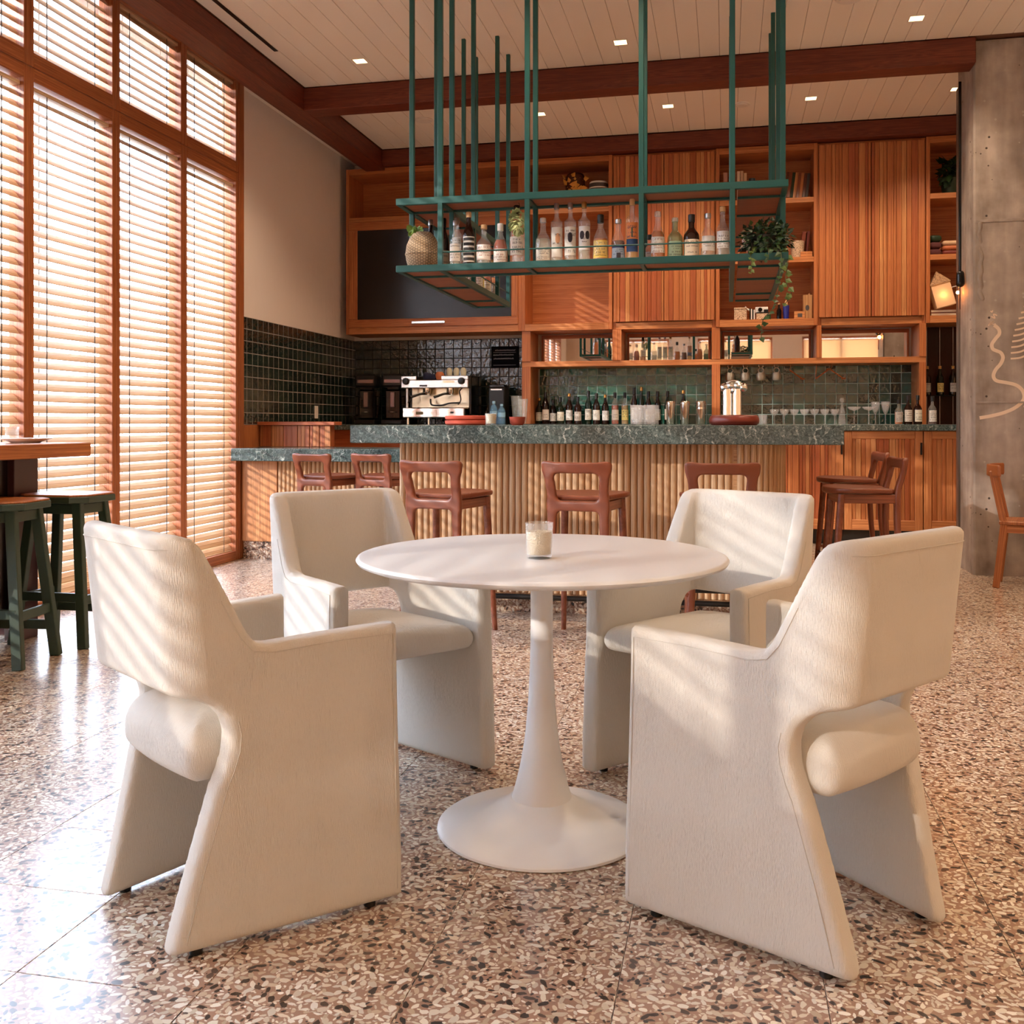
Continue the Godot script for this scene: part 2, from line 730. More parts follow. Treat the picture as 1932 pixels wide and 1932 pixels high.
func make_materials() -> void:
	M.grain = tex(grain_image(512, 256, 3, 22.0, 0.7))
	M.bold = tex(grain_image(512, 256, 9, 9.0, 1.3))
	wood("cedar", Color8(210, 136, 82), 0.42)
	wood("cedar_light", Color8(220, 152, 96), 0.42)
	wood("cedar_deep", Color8(192, 112, 66), 0.42)
	wood("cedar_red", Color8(198, 114, 70), 0.42)
	wood("cedar_pale", Color8(228, 168, 110), 0.42)
	wood("frame", Color8(190, 118, 70), 0.42)
	wood("beam", Color8(118, 54, 34), 0.5, M.bold, Vector3(0.5, 2.2, 1))
	wood("flute", Color8(236, 202, 158), 0.5)
	wood("flute_b", Color8(230, 190, 144), 0.5)
	wood("flute_c", Color8(240, 210, 170), 0.5)
	wood("walnut", Color8(152, 88, 60), 0.36, null, Vector3(1.2, 5.0, 1))
	wood("walnut_dark", Color8(106, 54, 38), 0.34, null, Vector3(1.2, 5.0, 1))
	wood("oak", Color8(198, 130, 78), 0.4)
	wood("table_wood", Color8(208, 134, 70), 0.38)
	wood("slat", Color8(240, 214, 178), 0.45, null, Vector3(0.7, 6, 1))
	M.slat.backlight_enabled = true  # translucency put in to stand for light bounced between opaque wooden slats
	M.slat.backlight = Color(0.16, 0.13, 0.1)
	wood("redwood", Color8(150, 62, 46), 0.35)
	mat("plum", Color8(70, 34, 32), 0.3)
	mat("plaster", Color8(238, 224, 215), 0.85)
	var pw := tex(wave_image(256, 0.03, 61))
	M.plaster.heightmap_enabled = true
	M.plaster.heightmap_texture = pw
	M.plaster.heightmap_scale = 0.25
	M.plaster.uv1_triplanar = true
	M.plaster.uv1_scale = Vector3(1.4, 0.5, 1.4)
	mat("board", Color8(241, 232, 221), 0.62)
	mat("board_gap", Color8(120, 84, 66), 0.8)
	mat("side_wall", Color8(224, 200, 178), 0.8)
	var tz := mat("terrazzo", Color(1, 1, 1), 0.3)
	tz.albedo_texture = tex(terrazzo_image(1280))
	tz.metallic_specular = 0.6
	tz.clearcoat_enabled = true
	tz.clearcoat = 0.6
	tz.clearcoat_roughness = 0.15
	mat("grout", Color8(96, 80, 70), 0.7)
	var mk := mat("marble", Color(1, 1, 1), 0.16)
	mk.albedo_texture = tex(marble_image(512, 512))
	mk.uv1_triplanar = true
	mk.uv1_world_triplanar = true
	mk.uv1_scale = Vector3(1.5, 1.5, 1.5)
	var cc := mat("concrete", Color(1, 1, 1), 0.7)
	cc.albedo_texture = tex(concrete_image(512))
	cc.uv1_triplanar = true
	cc.uv1_scale = Vector3(0.75, 0.75, 0.75)
	cc.heightmap_enabled = true
	cc.heightmap_texture = pw
	cc.heightmap_scale = 0.4
	mat("mural_paint", Color8(226, 204, 182), 0.8)
	var cl := mat("cloth", Color8(220, 213, 202), 0.92)
	cl.heightmap_enabled = true
	cl.heightmap_texture = tex(cloth_image(512))
	cl.heightmap_scale = 0.2
	cl.uv1_triplanar = true
	cl.uv1_scale = Vector3(6.5, 5.0, 6.5)
	cl.rim_enabled = true
	cl.rim = 0.25
	cl.rim_tint = 0.6
	mat("cloth_thread", Color8(210, 202, 190), 0.9)
	mat("white_lacquer", Color8(238, 237, 236), 0.34)
	mat("white_top", Color8(222, 220, 218), 0.33)
	mat("green_steel", Color8(16, 80, 78), 0.42, 0.0)
	mat("green_dark", Color8(14, 44, 44), 0.4)
	mat("green_paint", Color8(52, 70, 54), 0.45)
	wood("shelf_wood", Color8(176, 104, 72), 0.45)
	mat("black", Color8(16, 14, 14), 0.35)
	mat("black_gloss", Color8(9, 8, 9), 0.06)
	mat("screen", Color8(10, 8, 9), 0.22)
	mat("steel", Color8(225, 222, 216), 0.2, 1.0)
	mat("chrome", Color8(236, 234, 230), 0.07, 1.0)
	mat("grey_metal", Color8(120, 112, 106), 0.4, 0.6)
	mat("mirror", Color8(238, 236, 232), 0.015, 1.0)
	var wv := tex(wave_image(256, 0.02, 71))
	for q in [["tile_black", Color8(22, 36, 32)], ["tile_black_b", Color8(28, 44, 38)], ["tile_green", Color8(34, 96, 82)], ["tile_green_b", Color8(46, 112, 96)], ["tile_green_c", Color8(26, 74, 64)]]:
		var m := mat(q[0], q[1], 0.07, 0.0, 0.7)
		m.heightmap_enabled = true
		m.heightmap_texture = wv
		m.heightmap_scale = 0.35
		m.uv1_triplanar = true
		m.uv1_world_triplanar = true
		m.uv1_scale = Vector3(3.3, 3.3, 3.3)
	mat("tile_grout", Color8(150, 140, 134), 0.8)
	mat("tile_grout_teal", Color8(164, 186, 178), 0.8)
	mat("tile_grout_dark", Color8(44, 40, 40), 0.8)
	mat("white_plastic", Color8(228, 220, 212), 0.4)
	mat("terracotta", Color8(196, 80, 56), 0.6)
	mat("porcelain", Color8(232, 230, 228), 0.15)
	glass("clear_glass", Color(0.93, 0.97, 0.96), 0.1)
	glass("window_glass", Color(0.95, 0.98, 0.98), 0.05)
	glass("smoke_glass", Color(0.35, 0.22, 0.12), 0.45)
	glass("green_glass", Color(0.06, 0.12, 0.07), 0.75)
	glass("brown_glass", Color(0.13, 0.05, 0.03), 0.82)
	glass("sage_glass", Color(0.45, 0.6, 0.42), 0.5)
	glass("blue_glass", Color(0.5, 0.75, 0.92), 0.3)
	glass("amber_liquid", Color8(214, 120, 44), 0.72)
	glass("rose_liquid", Color8(190, 84, 48), 0.75)
	glass("gold_liquid", Color8(224, 176, 84), 0.6)
	glass("pale_liquid", Color8(224, 228, 208), 0.3)
	glass("brown_liquid", Color8(112, 52, 26), 0.8)
	mat("cap_black", Color8(20, 18, 20), 0.4)
	mat("cap_white", Color8(226, 222, 218), 0.45)
	mat("cap_silver", Color8(190, 188, 190), 0.3, 0.9)
	mat("cap_gold", Color8(196, 150, 84), 0.35, 0.8)
	mat("cork", Color8(206, 164, 118), 0.8)
	var lb := mat("label_paper", Color(1, 1, 1), 0.7)
	lb.albedo_texture = tex(label_image())
	lb.texture_filter = BaseMaterial3D.TEXTURE_FILTER_LINEAR
	mat("leaf", Color8(48, 78, 34), 0.5)
	mat("leaf_light", Color8(104, 136, 58), 0.5)
	mat("leaf_dark", Color8(26, 48, 26), 0.5)
	for k in ["leaf", "leaf_light", "leaf_dark"]:
		M[k].backlight_enabled = true
		M[k].backlight = Color(0.05, 0.09, 0.02)
	mat("stem", Color8(84, 80, 44), 0.7)
	var wk := mat("wicker", Color8(196, 174, 146), 0.85)
	wk.albedo_texture = tex(weave_image(128))
	wk.uv1_scale = Vector3(10, 30, 1)
	var pt := mat("spotted", Color(1, 1, 1), 0.6)
	pt.albedo_texture = tex(spot_image(128))
	pt.uv1_triplanar = true
	pt.uv1_scale = Vector3(9, 9, 9)
	mat("pavement", Color8(190, 184, 176), 0.9)
	mat("facade", Color8(205, 205, 204), 0.8)


func weave_image(n: int) -> Image:
	var im := Image.create(n, n, false, Image.FORMAT_RGB8)
	for y in n:
		for x in n:
			var u := x * 4 / n
			var v := y * 4 / n
			var over := (u + v) % 2 == 0
			var fx := fmod(x * 4.0 / n, 1.0) - 0.5
			var fy := fmod(y * 4.0 / n, 1.0) - 0.5
			var k := 1.0 - 1.5 * (fy * fy if over else fx * fx)
			k *= 1.0 if over else 0.8
			if absf(fx) > 0.44 or absf(fy) > 0.44:
				k *= 0.62
			im.set_pixel(x, y, Color(k, k * 0.97, k * 0.93))
	return im


func spot_image(n: int) -> Image:
	var im := Image.create(n, n, false, Image.FORMAT_RGB8)
	im.fill(Color8(206, 178, 150))
	var r := RandomNumberGenerator.new()
	r.seed = 8
	for _i in 90:
		var px := r.randi() % n
		var py := r.randi() % n
		var a := r.randf() * PI
		for s in range(-5, 6):
			for w in range(-1, 2):
				im.set_pixel(posmod(int(px + cos(a) * s - sin(a) * w), n), posmod(int(py + sin(a) * s + cos(a) * w), n), Color8(74, 44, 34))
	return im


# ---------------------------------------------------------------- camera, sky, light
func set_camera_and_light() -> void:
	var cam := Camera3D.new()
	cam.name = "camera"
	add_child(cam)
	var near := 0.05
	# a level lens of 54.6 degrees, shifted down so that upright lines stay upright
	cam.set_frustum(near * 1932.0 / 1871.0, Vector2(0, -near * 166.0 / 1871.0), near, 200.0)
	cam.position = Vector3(0, 1.12, 0)
	cam.rotation.y = deg_to_rad(12.2)
	cam.current = true
	var env := Environment.new()
	env.background_mode = Environment.BG_SKY
	var sky := Sky.new()
	var sm := ProceduralSkyMaterial.new()
	sm.sky_top_color = Color(0.78, 0.88, 1.0)
	sm.sky_horizon_color = Color(0.95, 0.97, 0.99)
	sm.ground_bottom_color = Color(0.72, 0.70, 0.67)
	sm.ground_horizon_color = Color(0.92, 0.91, 0.90)
	sm.sun_angle_max = 12.0
	sky.sky_material = sm
	env.sky = sky
	env.background_energy_multiplier = 13.5
	env.tonemap_mode = Environment.TONE_MAPPER_LINEAR
	env.tonemap_exposure = 1.18
	env.sdfgi_enabled = true
	env.ssao_enabled = true
	env.ssil_enabled = true
	var we := WorldEnvironment.new()
	we.name = "world_environment"
	we.environment = env
	add_child(we)
	var sun := DirectionalLight3D.new()
	sun.name = "sun"
	sun.light_color = Color(1.0, 0.96, 0.91)
	sun.light_energy = 1.1
	sun.light_angular_distance = 0.5
	sun.shadow_enabled = true
	sun.sky_mode = DirectionalLight3D.SKY_MODE_LIGHT_ONLY
	add_child(sun)
	sun.basis = Basis.looking_at(SUN_DIR.normalized(), Vector3.UP)


# ---------------------------------------------------------------- the room
func half_tri(p: Vector3) -> bool:
	var a := deg_to_rad(12.2)
	var s := p.x * cos(a) - p.z * sin(a)
	var d := -p.x * sin(a) - p.z * cos(a)
	return d > 1.6 and absf(s) < 0.54 * d


func make_floor() -> void:
	var fl := structure("floor")
	span(fl, "screed", Vector3(-4.3, -0.12, -10.5), Vector3(6.7, -0.0035, 4.7), M.grout, 0.0)
	var W := 0.402
	var D := 0.3333
	var var_mesh := []
	for k in 9:
		var mb := MB.new()
		cbox(mb, Vector3.ZERO, Vector3(W - 0.0016, 0.012, D - 0.0016), 0.0008, 0, Vector2(k * 0.371, k * 0.217))
		var_mesh.append(mb.mesh())
	var cells := []
	for i in range(-11, 20):
		for j in range(-25, 22):
			var c := Vector3(-0.613 + (i + 0.5) * W, -0.006, -2.10 + (j + 0.5) * D)
			if c.x < -4.25 or c.x > 6.6 or c.z < -10.4 or c.z > 4.6:
				continue
			cells.append(c)
	cells.sort_custom(func(a, b): return (a.length() + (0.0 if half_tri(a) else 100.0)) < (b.length() + (0.0 if half_tri(b) else 100.0)))
	var rest := MB.new()
	for n in cells.size():
		if n < 300:
			part(fl, "tile", var_mesh[rng.randi() % 9], M.terrazzo, cells[n])
		else:
			cbox(rest, cells[n], Vector3(W - 0.0016, 0.012, D - 0.0016), 0.0, 0, Vector2(rng.randf(), rng.randf()))
	var r := part(fl, "tiles_further_off", rest.mesh(), M.terrazzo)
	r.set_meta("kind", "stuff")
	var pv := structure("trim_1")
	span(pv, "pavement", Vector3(-26, -0.2, -30), Vector3(-4.3, -0.05, 24), M.pavement, 0.0)


func make_ceiling() -> void:
	var ce := structure("ceiling")
	span(ce, "deck", Vector3(-4.3, CEIL + 0.012, -10.5), Vector3(6.7, CEIL + 0.2, 4.7), M.board_gap, 0.0)
	span(ce, "soffit", Vector3(-4.2, CEIL, -10.3), Vector3(-3.70, CEIL + 0.0125, 4.5), M.board, 0.0)
	var x := -2.434 - 7 * 0.149
	var k := 0
	while x < 6.4:
		for z in [[-7.81, 4.5], [-9.74, -8.02]]:
			var w := 0.1465
			if not (x > 1.78 and z[1] < 0.0 and x > 3.2):
				span(ce, "board", Vector3(x, CEIL, z[0]), Vector3(x + w, CEIL + 0.0135, z[1]), M.board, 0.002, 2, k % 3)
		x += 0.149
		k += 1
	var b1 := thing("ceiling_beam", "dark red brown timber beam along the window wall under the white boards", "beam", Vector3(-3.595, 3.77, 0))
	span(b1, "timber", Vector3(-0.105, 0, -10.28), Vector3(0.105, 0.19, 4.48), M.beam, 0.004, 2)
	var b2 := thing("ceiling_beam", "dark red brown timber cross beam running from window wall to concrete column", "beam", Vector3(0, 3.77, -7.92))
	span(b2, "timber", Vector3(-3.49, 0, -0.1), Vector3(1.788, 0.19, 0.1), M.beam, 0.004, 0, 1)
	var b3 := thing("ceiling_beam", "dark timber beam lying on top of the wall cabinets", "beam", Vector3(0, 3.805, -9.95))
	span(b3, "timber", Vector3(-3.49, 0, -0.2), Vector3(6.4, 0.15, 0.2), M.beam, 0.004, 0, 2)
	var sl := thing("air_slot", "long thin black air slot in the ceiling beside the window beam", "vent", Vector3(-3.35, CEIL - 0.004, -6.0))
	span(sl, "slot", Vector3(-0.016, 0, -1.0), Vector3(0.016, 0.004, 1.0), M.black, 0.0)
	span(sl, "lip", Vector3(-0.019, 0, -1.003), Vector3(-0.016, 0.004, 1.003), M.board, 0.0)
	# round fittings
	for q in [[-2.76, -8.87, 0.085, "round white ceiling speaker with two slots above the bar's left end", "speaker"], [0.135, -9.03, 0.07, "round white smoke detector on the boards above the bar", "detector"], [0.80, -6.93, 0.09, "round white ceiling speaker on the boards in front of the cross beam", "speaker"]]:
		var t := thing("ceiling_" + q[4], q[3], q[4], Vector3(q[0], CEIL - 0.018, q[1]))
		part(t, "body", lathe_mesh(puck(q[2] * 0.72, 0.0, 0.018, 0.004), 24), M.white_plastic)
		part(t, "rim", lathe_mesh([Vector2(q[2] * 0.72, 0.006), Vector2(q[2] * 0.95, 0.006), Vector2(q[2], 0.012), Vector2(q[2], 0.018)], 24), M.white_plastic)
	for q in [[-2.8, -7.33], [-0.77, -7.38], [1.3, -7.38], [-1.67, -8.93], [-0.51, -8.95], [0.72, -9.0], [1.91, -9.01], [-2.8, -5.0], [-0.77, -5.0], [1.3, -5.0], [3.3, -5.0], [2.4, -2.6], [4.6, -2.6], [2.4, 0.2], [4.6, 0.2], [-2.0, 2.4], [0.3, 2.4], [2.4, 2.4]]:
		downlight(Vector3(q[0], CEIL, q[1]))


func downlight(at: Vector3) -> void:
	var seen := at.z < -6.0
	var t := thing("downlight", "small square recessed ceiling light, lit, in the white boards " + ("between the beams above the bar" if at.z < -8.0 else "in front of the cross beam"), "light", at, 0.0, "recessed ceiling lights")
	for s in [[Vector3(-0.055, -0.004, -0.055), Vector3(0.055, 0.01, -0.046)], [Vector3(-0.055, -0.004, 0.046), Vector3(0.055, 0.01, 0.055)], [Vector3(-0.055, -0.004, -0.046), Vector3(-0.046, 0.01, 0.046)], [Vector3(0.046, -0.004, -0.046), Vector3(0.055, 0.01, 0.046)]]:
		span(t, "frame", s[0], s[1], M.white_plastic, 0.0)
	if not M.has("lamp_glow"):
		var m := mat("lamp_glow", Color(1, 0.95, 0.85), 0.5)
		m.emission_enabled = true
		m.emission = Color(1.0, 0.82, 0.58)
		m.emission_energy_multiplier = 4.0
	span(t, "lens", Vector3(-0.046, -0.0015, -0.046), Vector3(0.046, 0.002, 0.046), M.lamp_glow, 0.0)
	var l := SpotLight3D.new()
	l.name = "lamp"
	l.light_color = Color(1.0, 0.88, 0.74)
	l.light_energy = LAMP
	l.spot_range = 20.0
	l.spot_attenuation = 2.0
	l.spot_angle = 62.0
	l.spot_angle_attenuation = 0.8
	l.light_size = 0.04
	l.shadow_enabled = true
	t.add_child(l)
	l.position = Vector3(0, -0.012, 0)
	l.rotation.x = -PI / 2
	if not seen:
		t.set_meta("label", "small square recessed ceiling light in the boards above the dining floor")


const LAMP := 2.8


func slat_mesh(length: float) -> ArrayMesh:
	var mb := MB.new()
	var w := 0.0335
	var pts := []
	for i in 5:
		var u := -1.0 + i * 0.5
		pts.append(Vector2(u * w, 0.0042 * (1.0 - u * u)))
	for side: float in [1.0, -1.0]:
		var off := 0.0013 * side
		for i in 4:
			var a: Vector2 = pts[i]
			var b: Vector2 = pts[i + 1]
			var na := Vector3(a.x * 0.26 / w * 0.5, 1, 0) * side
			var nb := Vector3(b.x * 0.26 / w * 0.5, 1, 0) * side
			var f := mb.v.size()
			mb.vert(Vector3(a.x, a.y + off, -length / 2), na.normalized(), Vector2(-length / 2, a.x))
			mb.vert(Vector3(b.x, b.y + off, -length / 2), nb.normalized(), Vector2(-length / 2, b.x))
			mb.vert(Vector3(b.x, b.y + off, length / 2), nb.normalized(), Vector2(length / 2, b.x))
			mb.vert(Vector3(a.x, a.y + off, length / 2), na.normalized(), Vector2(length / 2, a.x))
			mb.tri(f, f + 1, f + 2)
			mb.tri(f, f + 2, f + 3)
	for s in [-1.0, 1.0]:
		mb.face([Vector3(s * w, -0.0013, -length / 2), Vector3(s * w, 0.0013, -length / 2), Vector3(s * w, 0.0013, length / 2), Vector3(s * w, -0.0013, length / 2)], Vector3(s, 0, 0))
	return mb.mesh()


func make_windows() -> void:
	var wl := structure("wall_left")
	span(wl, "plaster", Vector3(WX - 0.2, 0, -10.5), Vector3(WX, 4.1, -7.62), M.plaster, 0.0)
	span(wl, "header", Vector3(WX - 0.2, 3.99, -7.62), Vector3(WX, 4.16, 4.7), M.frame, 0.0)
	span(wl, "end_pier", Vector3(WX - 0.2, 0, 3.36), Vector3(WX, 4.1, 4.7), M.plaster, 0.0)
	span(wl, "wainscot", Vector3(WX, 0.0, -10.28), Vector3(WX + 0.016, 1.112, -7.64), M.cedar, 0.0, 1)
	var tr := structure("trim_2")
	span(tr, "jamb", Vector3(WX - 0.10, 0, -7.63), Vector3(WX + 0.06, 3.985, -7.545), M.frame, 0.004, 1)
	var sm := slat_mesh(0.752)
	var where := ["next to the plaster wall", "second from the plaster wall", "third from the plaster wall", "fourth from the plaster wall", "fifth from the plaster wall", "sixth from the plaster wall", "seventh from the plaster wall", "eighth from the plaster wall", "ninth from the plaster wall", "tenth from the plaster wall", "eleventh from the plaster wall", "twelfth from the plaster wall", "thirteenth from the plaster wall"]
	for k in 13:
		var z0 := -7.54 + 0.84 * k
		var z1 := z0 + 0.84
		var w := structure("window_%d" % (k + 1))
		var xa := WX - 0.048
		var xb := WX + 0.055
		for q in [[0.0, 3.194], [3.198, 3.99]]:
			span(w, "stile", Vector3(xa, q[0], z0 + 0.001), Vector3(xb, q[1], z0 + 0.042), M.frame, 0.003, 1, k % 3)
			span(w, "stile", Vector3(xa, q[0], z1 - 0.042), Vector3(xb, q[1], z1 - 0.001), M.frame, 0.003, 1, (k + 1) % 3)
		for q in [[0.0, 0.075], [3.115, 3.194], [3.198, 3.285], [3.945, 3.99]]:
			span(w, "rail", Vector3(xa, q[0], z0 + 0.042), Vector3(xb, q[1], z1 - 0.042), M.frame, 0.003, 2, k % 3)
		span(w, "pane", Vector3(WX - 0.044, 0.07, z0 + 0.04), Vector3(WX - 0.039, 3.12, z1 - 0.04), M.window_glass, 0.0)
		span(w, "pane", Vector3(WX - 0.044, 3.28, z0 + 0.04), Vector3(WX - 0.039, 3.95, z1 - 0.04), M.window_glass, 0.0)
		blind("lower", where[k], z0, k, 0.105, 3.06, sm)
		blind("upper", where[k], z0, k, 3.315, 3.905, sm)


func blind(level: String, place: String, z0: float, k: int, ya: float, yb: float, sm: ArrayMesh) -> void:
	var zc := z0 + 0.42
	var b := thing("venetian_blind", "cream wooden slatted blind in the %s pane of the window %s" % [level, place], "blind", Vector3(WX, 0, zc), 0.0, "blinds along the window wall")
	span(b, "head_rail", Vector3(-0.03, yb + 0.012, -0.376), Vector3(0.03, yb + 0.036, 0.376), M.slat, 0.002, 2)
	var y := ya
	var i := 0
	var tilt: float = TILT_UPPER if level == "upper" else TILT
	while y < yb:
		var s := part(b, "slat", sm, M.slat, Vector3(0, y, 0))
		var t := tilt + rng.randf_range(-2.2, 2.2)
		if i < 2 and level == "lower":
			t += 12.0
		# in unseen bays slats are tipped back, wholly or low, to shape the sunlight
		if k == 8 or (k == 9 and y < 1.75) or (k == 10 and y < 1.95) or (k > 10 and y < 2.52):
			t = -40.0 + rng.randf_range(-2.0, 2.0)
		s.rotation = Vector3(deg_to_rad(rng.randf_range(-0.25, 0.25)), 0, deg_to_rad(-t))
		y += 0.065
		i += 1
	for cz in [-0.23, 0.23]:
		for cx in [-0.027, 0.027]:
			span(b, "ladder_cord", Vector3(cx - 0.001, ya - 0.02, cz - 0.004), Vector3(cx + 0.001, yb + 0.02, cz + 0.004), M.grey_metal, 0.0)
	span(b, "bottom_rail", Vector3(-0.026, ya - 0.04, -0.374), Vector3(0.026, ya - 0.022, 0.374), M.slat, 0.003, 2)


const TILT := 46.0
const TILT_UPPER := 52.0


func make_walls() -> void:
	var wb := structure("wall_back")
	span(wb, "plaster", Vector3(-4.3, 0, BACK - 0.2), Vector3(6.7, 4.1, BACK), M.plaster, 0.0)
	var wr := structure("wall_right")
	span(wr, "plaster", Vector3(6.5, 0, -10.5), Vector3(6.7, 0.75, 4.7), M.side_wall, 0.0)
	span(wr, "plaster", Vector3(6.5, 3.25, -10.5), Vector3(6.7, 4.1, 4.7), M.side_wall, 0.0)
	var pz := [-10.5, -7.0, -5.2, -4.5, -2.7, -2.0, -0.2, 0.5, 2.3, 4.7]
	for i in 5:
		span(wr, "pier", Vector3(6.5, 0.75, pz[2 * i]), Vector3(6.7, 3.25, pz[2 * i + 1]), M.side_wall, 0.0)
	for i in 4:
		fill_window(18 + i, Vector3(6.6, 0, (pz[2 * i + 1] + pz[2 * i + 2]) / 2), PI / 2)  # unseen windows added on this side to bring in warm fill
	var wf := structure("wall_front")
	span(wf, "plaster", Vector3(-4.3, 0, 4.5), Vector3(6.7, 0.75, 4.7), M.side_wall, 0.0)
	span(wf, "plaster", Vector3(-4.3, 3.25, 4.5), Vector3(6.7, 4.1, 4.7), M.side_wall, 0.0)
	var px := [-4.3, -3.2, -1.4, -0.7, 1.1, 1.8, 3.6, 4.3, 6.1, 6.7]
	for i in 5:
		span(wf, "pier", Vector3(px[2 * i], 0.75, 4.5), Vector3(px[2 * i + 1], 3.25, 4.7), M.side_wall, 0.0)
	for i in 4:
		fill_window(14 + i, Vector3((px[2 * i + 1] + px[2 * i + 2]) / 2, 0, 4.6), 0.0)
	# tiled splashbacks
	splash("trim_3", "dark green black square tiles on the side wall beside the windows", Vector3(WX, 1.115, -7.66), 2, -1.0, 26, 9, ["tile_black", "tile_black", "tile_black_b"], M.tile_grout)
	splash("trim_4", "glossy black green square tiles behind the espresso machine", Vector3(-3.985, 1.115, BACK), 0, 1.0, 20, 9, ["tile_black", "tile_black_b"], M.tile_grout_dark)
	splash("trim_5", "glossy green square tiles behind the row of wine bottles", Vector3(-1.925, 1.115, BACK), 0, 1.0, 18, 6, ["tile_green", "tile_green_b", "tile_green_c"], M.tile_grout_teal)
	splash("trim_6", "dark green square tiles behind the coupe glasses", Vector3(-0.055, 1.115, BACK), 0, 1.0, 18, 6, ["tile_green_c", "tile_black_b", "tile_green_c"], M.tile_grout_teal)
	# outlet
	var so := thing("socket_plate", "small white wall socket plate on the dark side wall tiles", "socket", Vector3(WX + 0.021, 1.175, -9.2))
	span(so, "plate", Vector3(0, 0, -0.04), Vector3(0.008, 0.125, 0.04), M.white_plastic, 0.003)
	span(so, "outlet", Vector3(0.008, 0.02, -0.018), Vector3(0.01, 0.055, 0.018), M.white_plastic, 0.001)
	span(so, "outlet", Vector3(0.008, 0.07, -0.018), Vector3(0.01, 0.105, 0.018), M.white_plastic, 0.001)


func fill_window(n: int, at: Vector3, turn: float) -> void:  # an added, unseen window with a glowing cream shade, for warm fill light
	var w := structure("window_%d" % n)
	w.position = at
	w.rotation.y = turn
	for x in [-0.9, -0.03, 0.84]:
		span(w, "stile", Vector3(x, 0.75, -0.04), Vector3(x + 0.06, 3.25, 0.04), M.frame, 0.003, 1)
	for yy in [0.75, 3.19]:
		span(w, "rail", Vector3(-0.84, yy, -0.04), Vector3(0.84, yy + 0.06, 0.04), M.frame, 0.003, 0)
	span(w, "pane", Vector3(-0.85, 0.8, -0.002), Vector3(0.85, 3.2, 0.004), M.window_glass, 0.0)
	var off := Vector3(0, 3.14, -0.07).rotated(Vector3.UP, turn)
	var sh := thing("fill_roller_shade", "added cream cloth roller shade giving warm fill light, over an unseen window by the dining floor", "shade", at + off, turn, "added fill light shades round the dining floor")
	span(sh, "cloth", Vector3(-0.86, -2.35, 0.0), Vector3(0.86, 0.0, 0.002), M.fill_shade_cloth, 0.0)
	part(sh, "roller", tube_mesh([Vector3(-0.87, 0.02, 0), Vector3(0.87, 0.02, 0)], 0.02, 12), M.fill_shade_cloth)
	span(sh, "hem_bar", Vector3(-0.86, -2.38, -0.006), Vector3(0.86, -2.35, 0.008), M.fill_shade_cloth, 0.002)


func splash(called: String, label: String, at: Vector3, axis: int, dir: float, nu: int, nv: int, mats: Array, grout: Material) -> void:
	var t := structure(called)
	t.position = at
	t.set_meta("label", label)
	var s := 0.1016
	var body := Vector3(0.0165, nv * s, nu * s) if axis == 2 else Vector3(nu * s, nv * s, 0.0165)
	var off := Vector3(0.00825, nv * s / 2, dir * nu * s / 2) if axis == 2 else Vector3(dir * nu * s / 2, nv * s / 2, 0.00825)
	box(t, "grout_bed", off, body, grout, 0.0)
	var ts := Vector3(0.008, s - 0.006, s - 0.006) if axis == 2 else Vector3(s - 0.006, s - 0.006, 0.008)
	for j in nv:
		for i in nu:
			var u := dir * (i + 0.5) * s
			var p := Vector3(0.014, (j + 0.5) * s, u) if axis == 2 else Vector3(u, (j + 0.5) * s, 0.014)
			var o := box(t, "tile", p, ts, M[mats[rng.randi() % mats.size()]], 0.002)
			var a := rng.randf_range(-0.012, 0.012)
			var b := rng.randf_range(-0.012, 0.012)
			o.rotation = Vector3(0, a, b) if axis == 2 else Vector3(a, b, 0)


# ---------------------------------------------------------------- joinery on the back wall
const CF := -9.85


func plank_door(parent: Node, x0: float, x1: float, y0: float, y1: float, zf: float, seedv: int) -> void:
	var d := part(parent, "door", box_mesh(Vector3(x1 - x0 - 0.004, y1 - y0 - 0.004, 0.012), 0.0, 1), M.cedar_deep, Vector3((x0 + x1) / 2, (y0 + y1) / 2, zf - 0.012))
	var r := RandomNumberGenerator.new()
	r.seed = seedv
	var tones := [M.cedar, M.cedar_light, M.cedar_deep, M.cedar_red, M.cedar_pale, M.cedar]
	var ws := [0.026, 0.034, 0.044, 0.058]
	var x := x0 + 0.003
	while x < x1 - 0.012:
		var w: float = minf(ws[r.randi() % 4], x1 - 0.003 - x)
		if x1 - 0.003 - (x + w) < 0.02:
			w = x1 - 0.003 - x
		var th: float = [0.012, 0.018, 0.022][r.randi() % 3]
		var o := part(d, "plank", box_mesh(Vector3(w - 0.002, y1 - y0 - 0.006, th), 0.0025, 1, r.randi() % 3), tones[r.randi() % 6])
		o.position = Vector3(x + w / 2 - (x0 + x1) / 2, 0, 0.006 + th / 2)
		x += w


func open_case(t: Node, x0: float, x1: float, y0: float, y1: float, zf: float, zb: float, shelves: Array) -> void:
	span(t, "back_panel", Vector3(x0 + 0.02, y0 + 0.02, zb), Vector3(x1 - 0.02, y1 - 0.02, zb + 0.015), M.cedar, 0.0, 0, 1)
	span(t, "side_panel", Vector3(x0, y0, zb), Vector3(x0 + 0.035, y1, zf), M.cedar, 0.002, 1)
	span(t, "side_panel", Vector3(x1 - 0.035, y0, zb), Vector3(x1, y1, zf), M.cedar, 0.002, 1, 1)
	span(t, "top_panel", Vector3(x0 + 0.035, y1 - 0.06, zb), Vector3(x1 - 0.035, y1, zf), M.cedar, 0.002, 0)
	span(t, "bottom_panel", Vector3(x0 + 0.035, y0, zb), Vector3(x1 - 0.035, y0 + 0.068, zf + 0.004), M.cedar_light, 0.002, 0)
	for s in shelves:
		span(t, "shelf", Vector3(x0 + 0.035, s - 0.05, zb), Vector3(x1 - 0.035, s, zf - 0.006), M.cedar_light, 0.002, 0, 2)


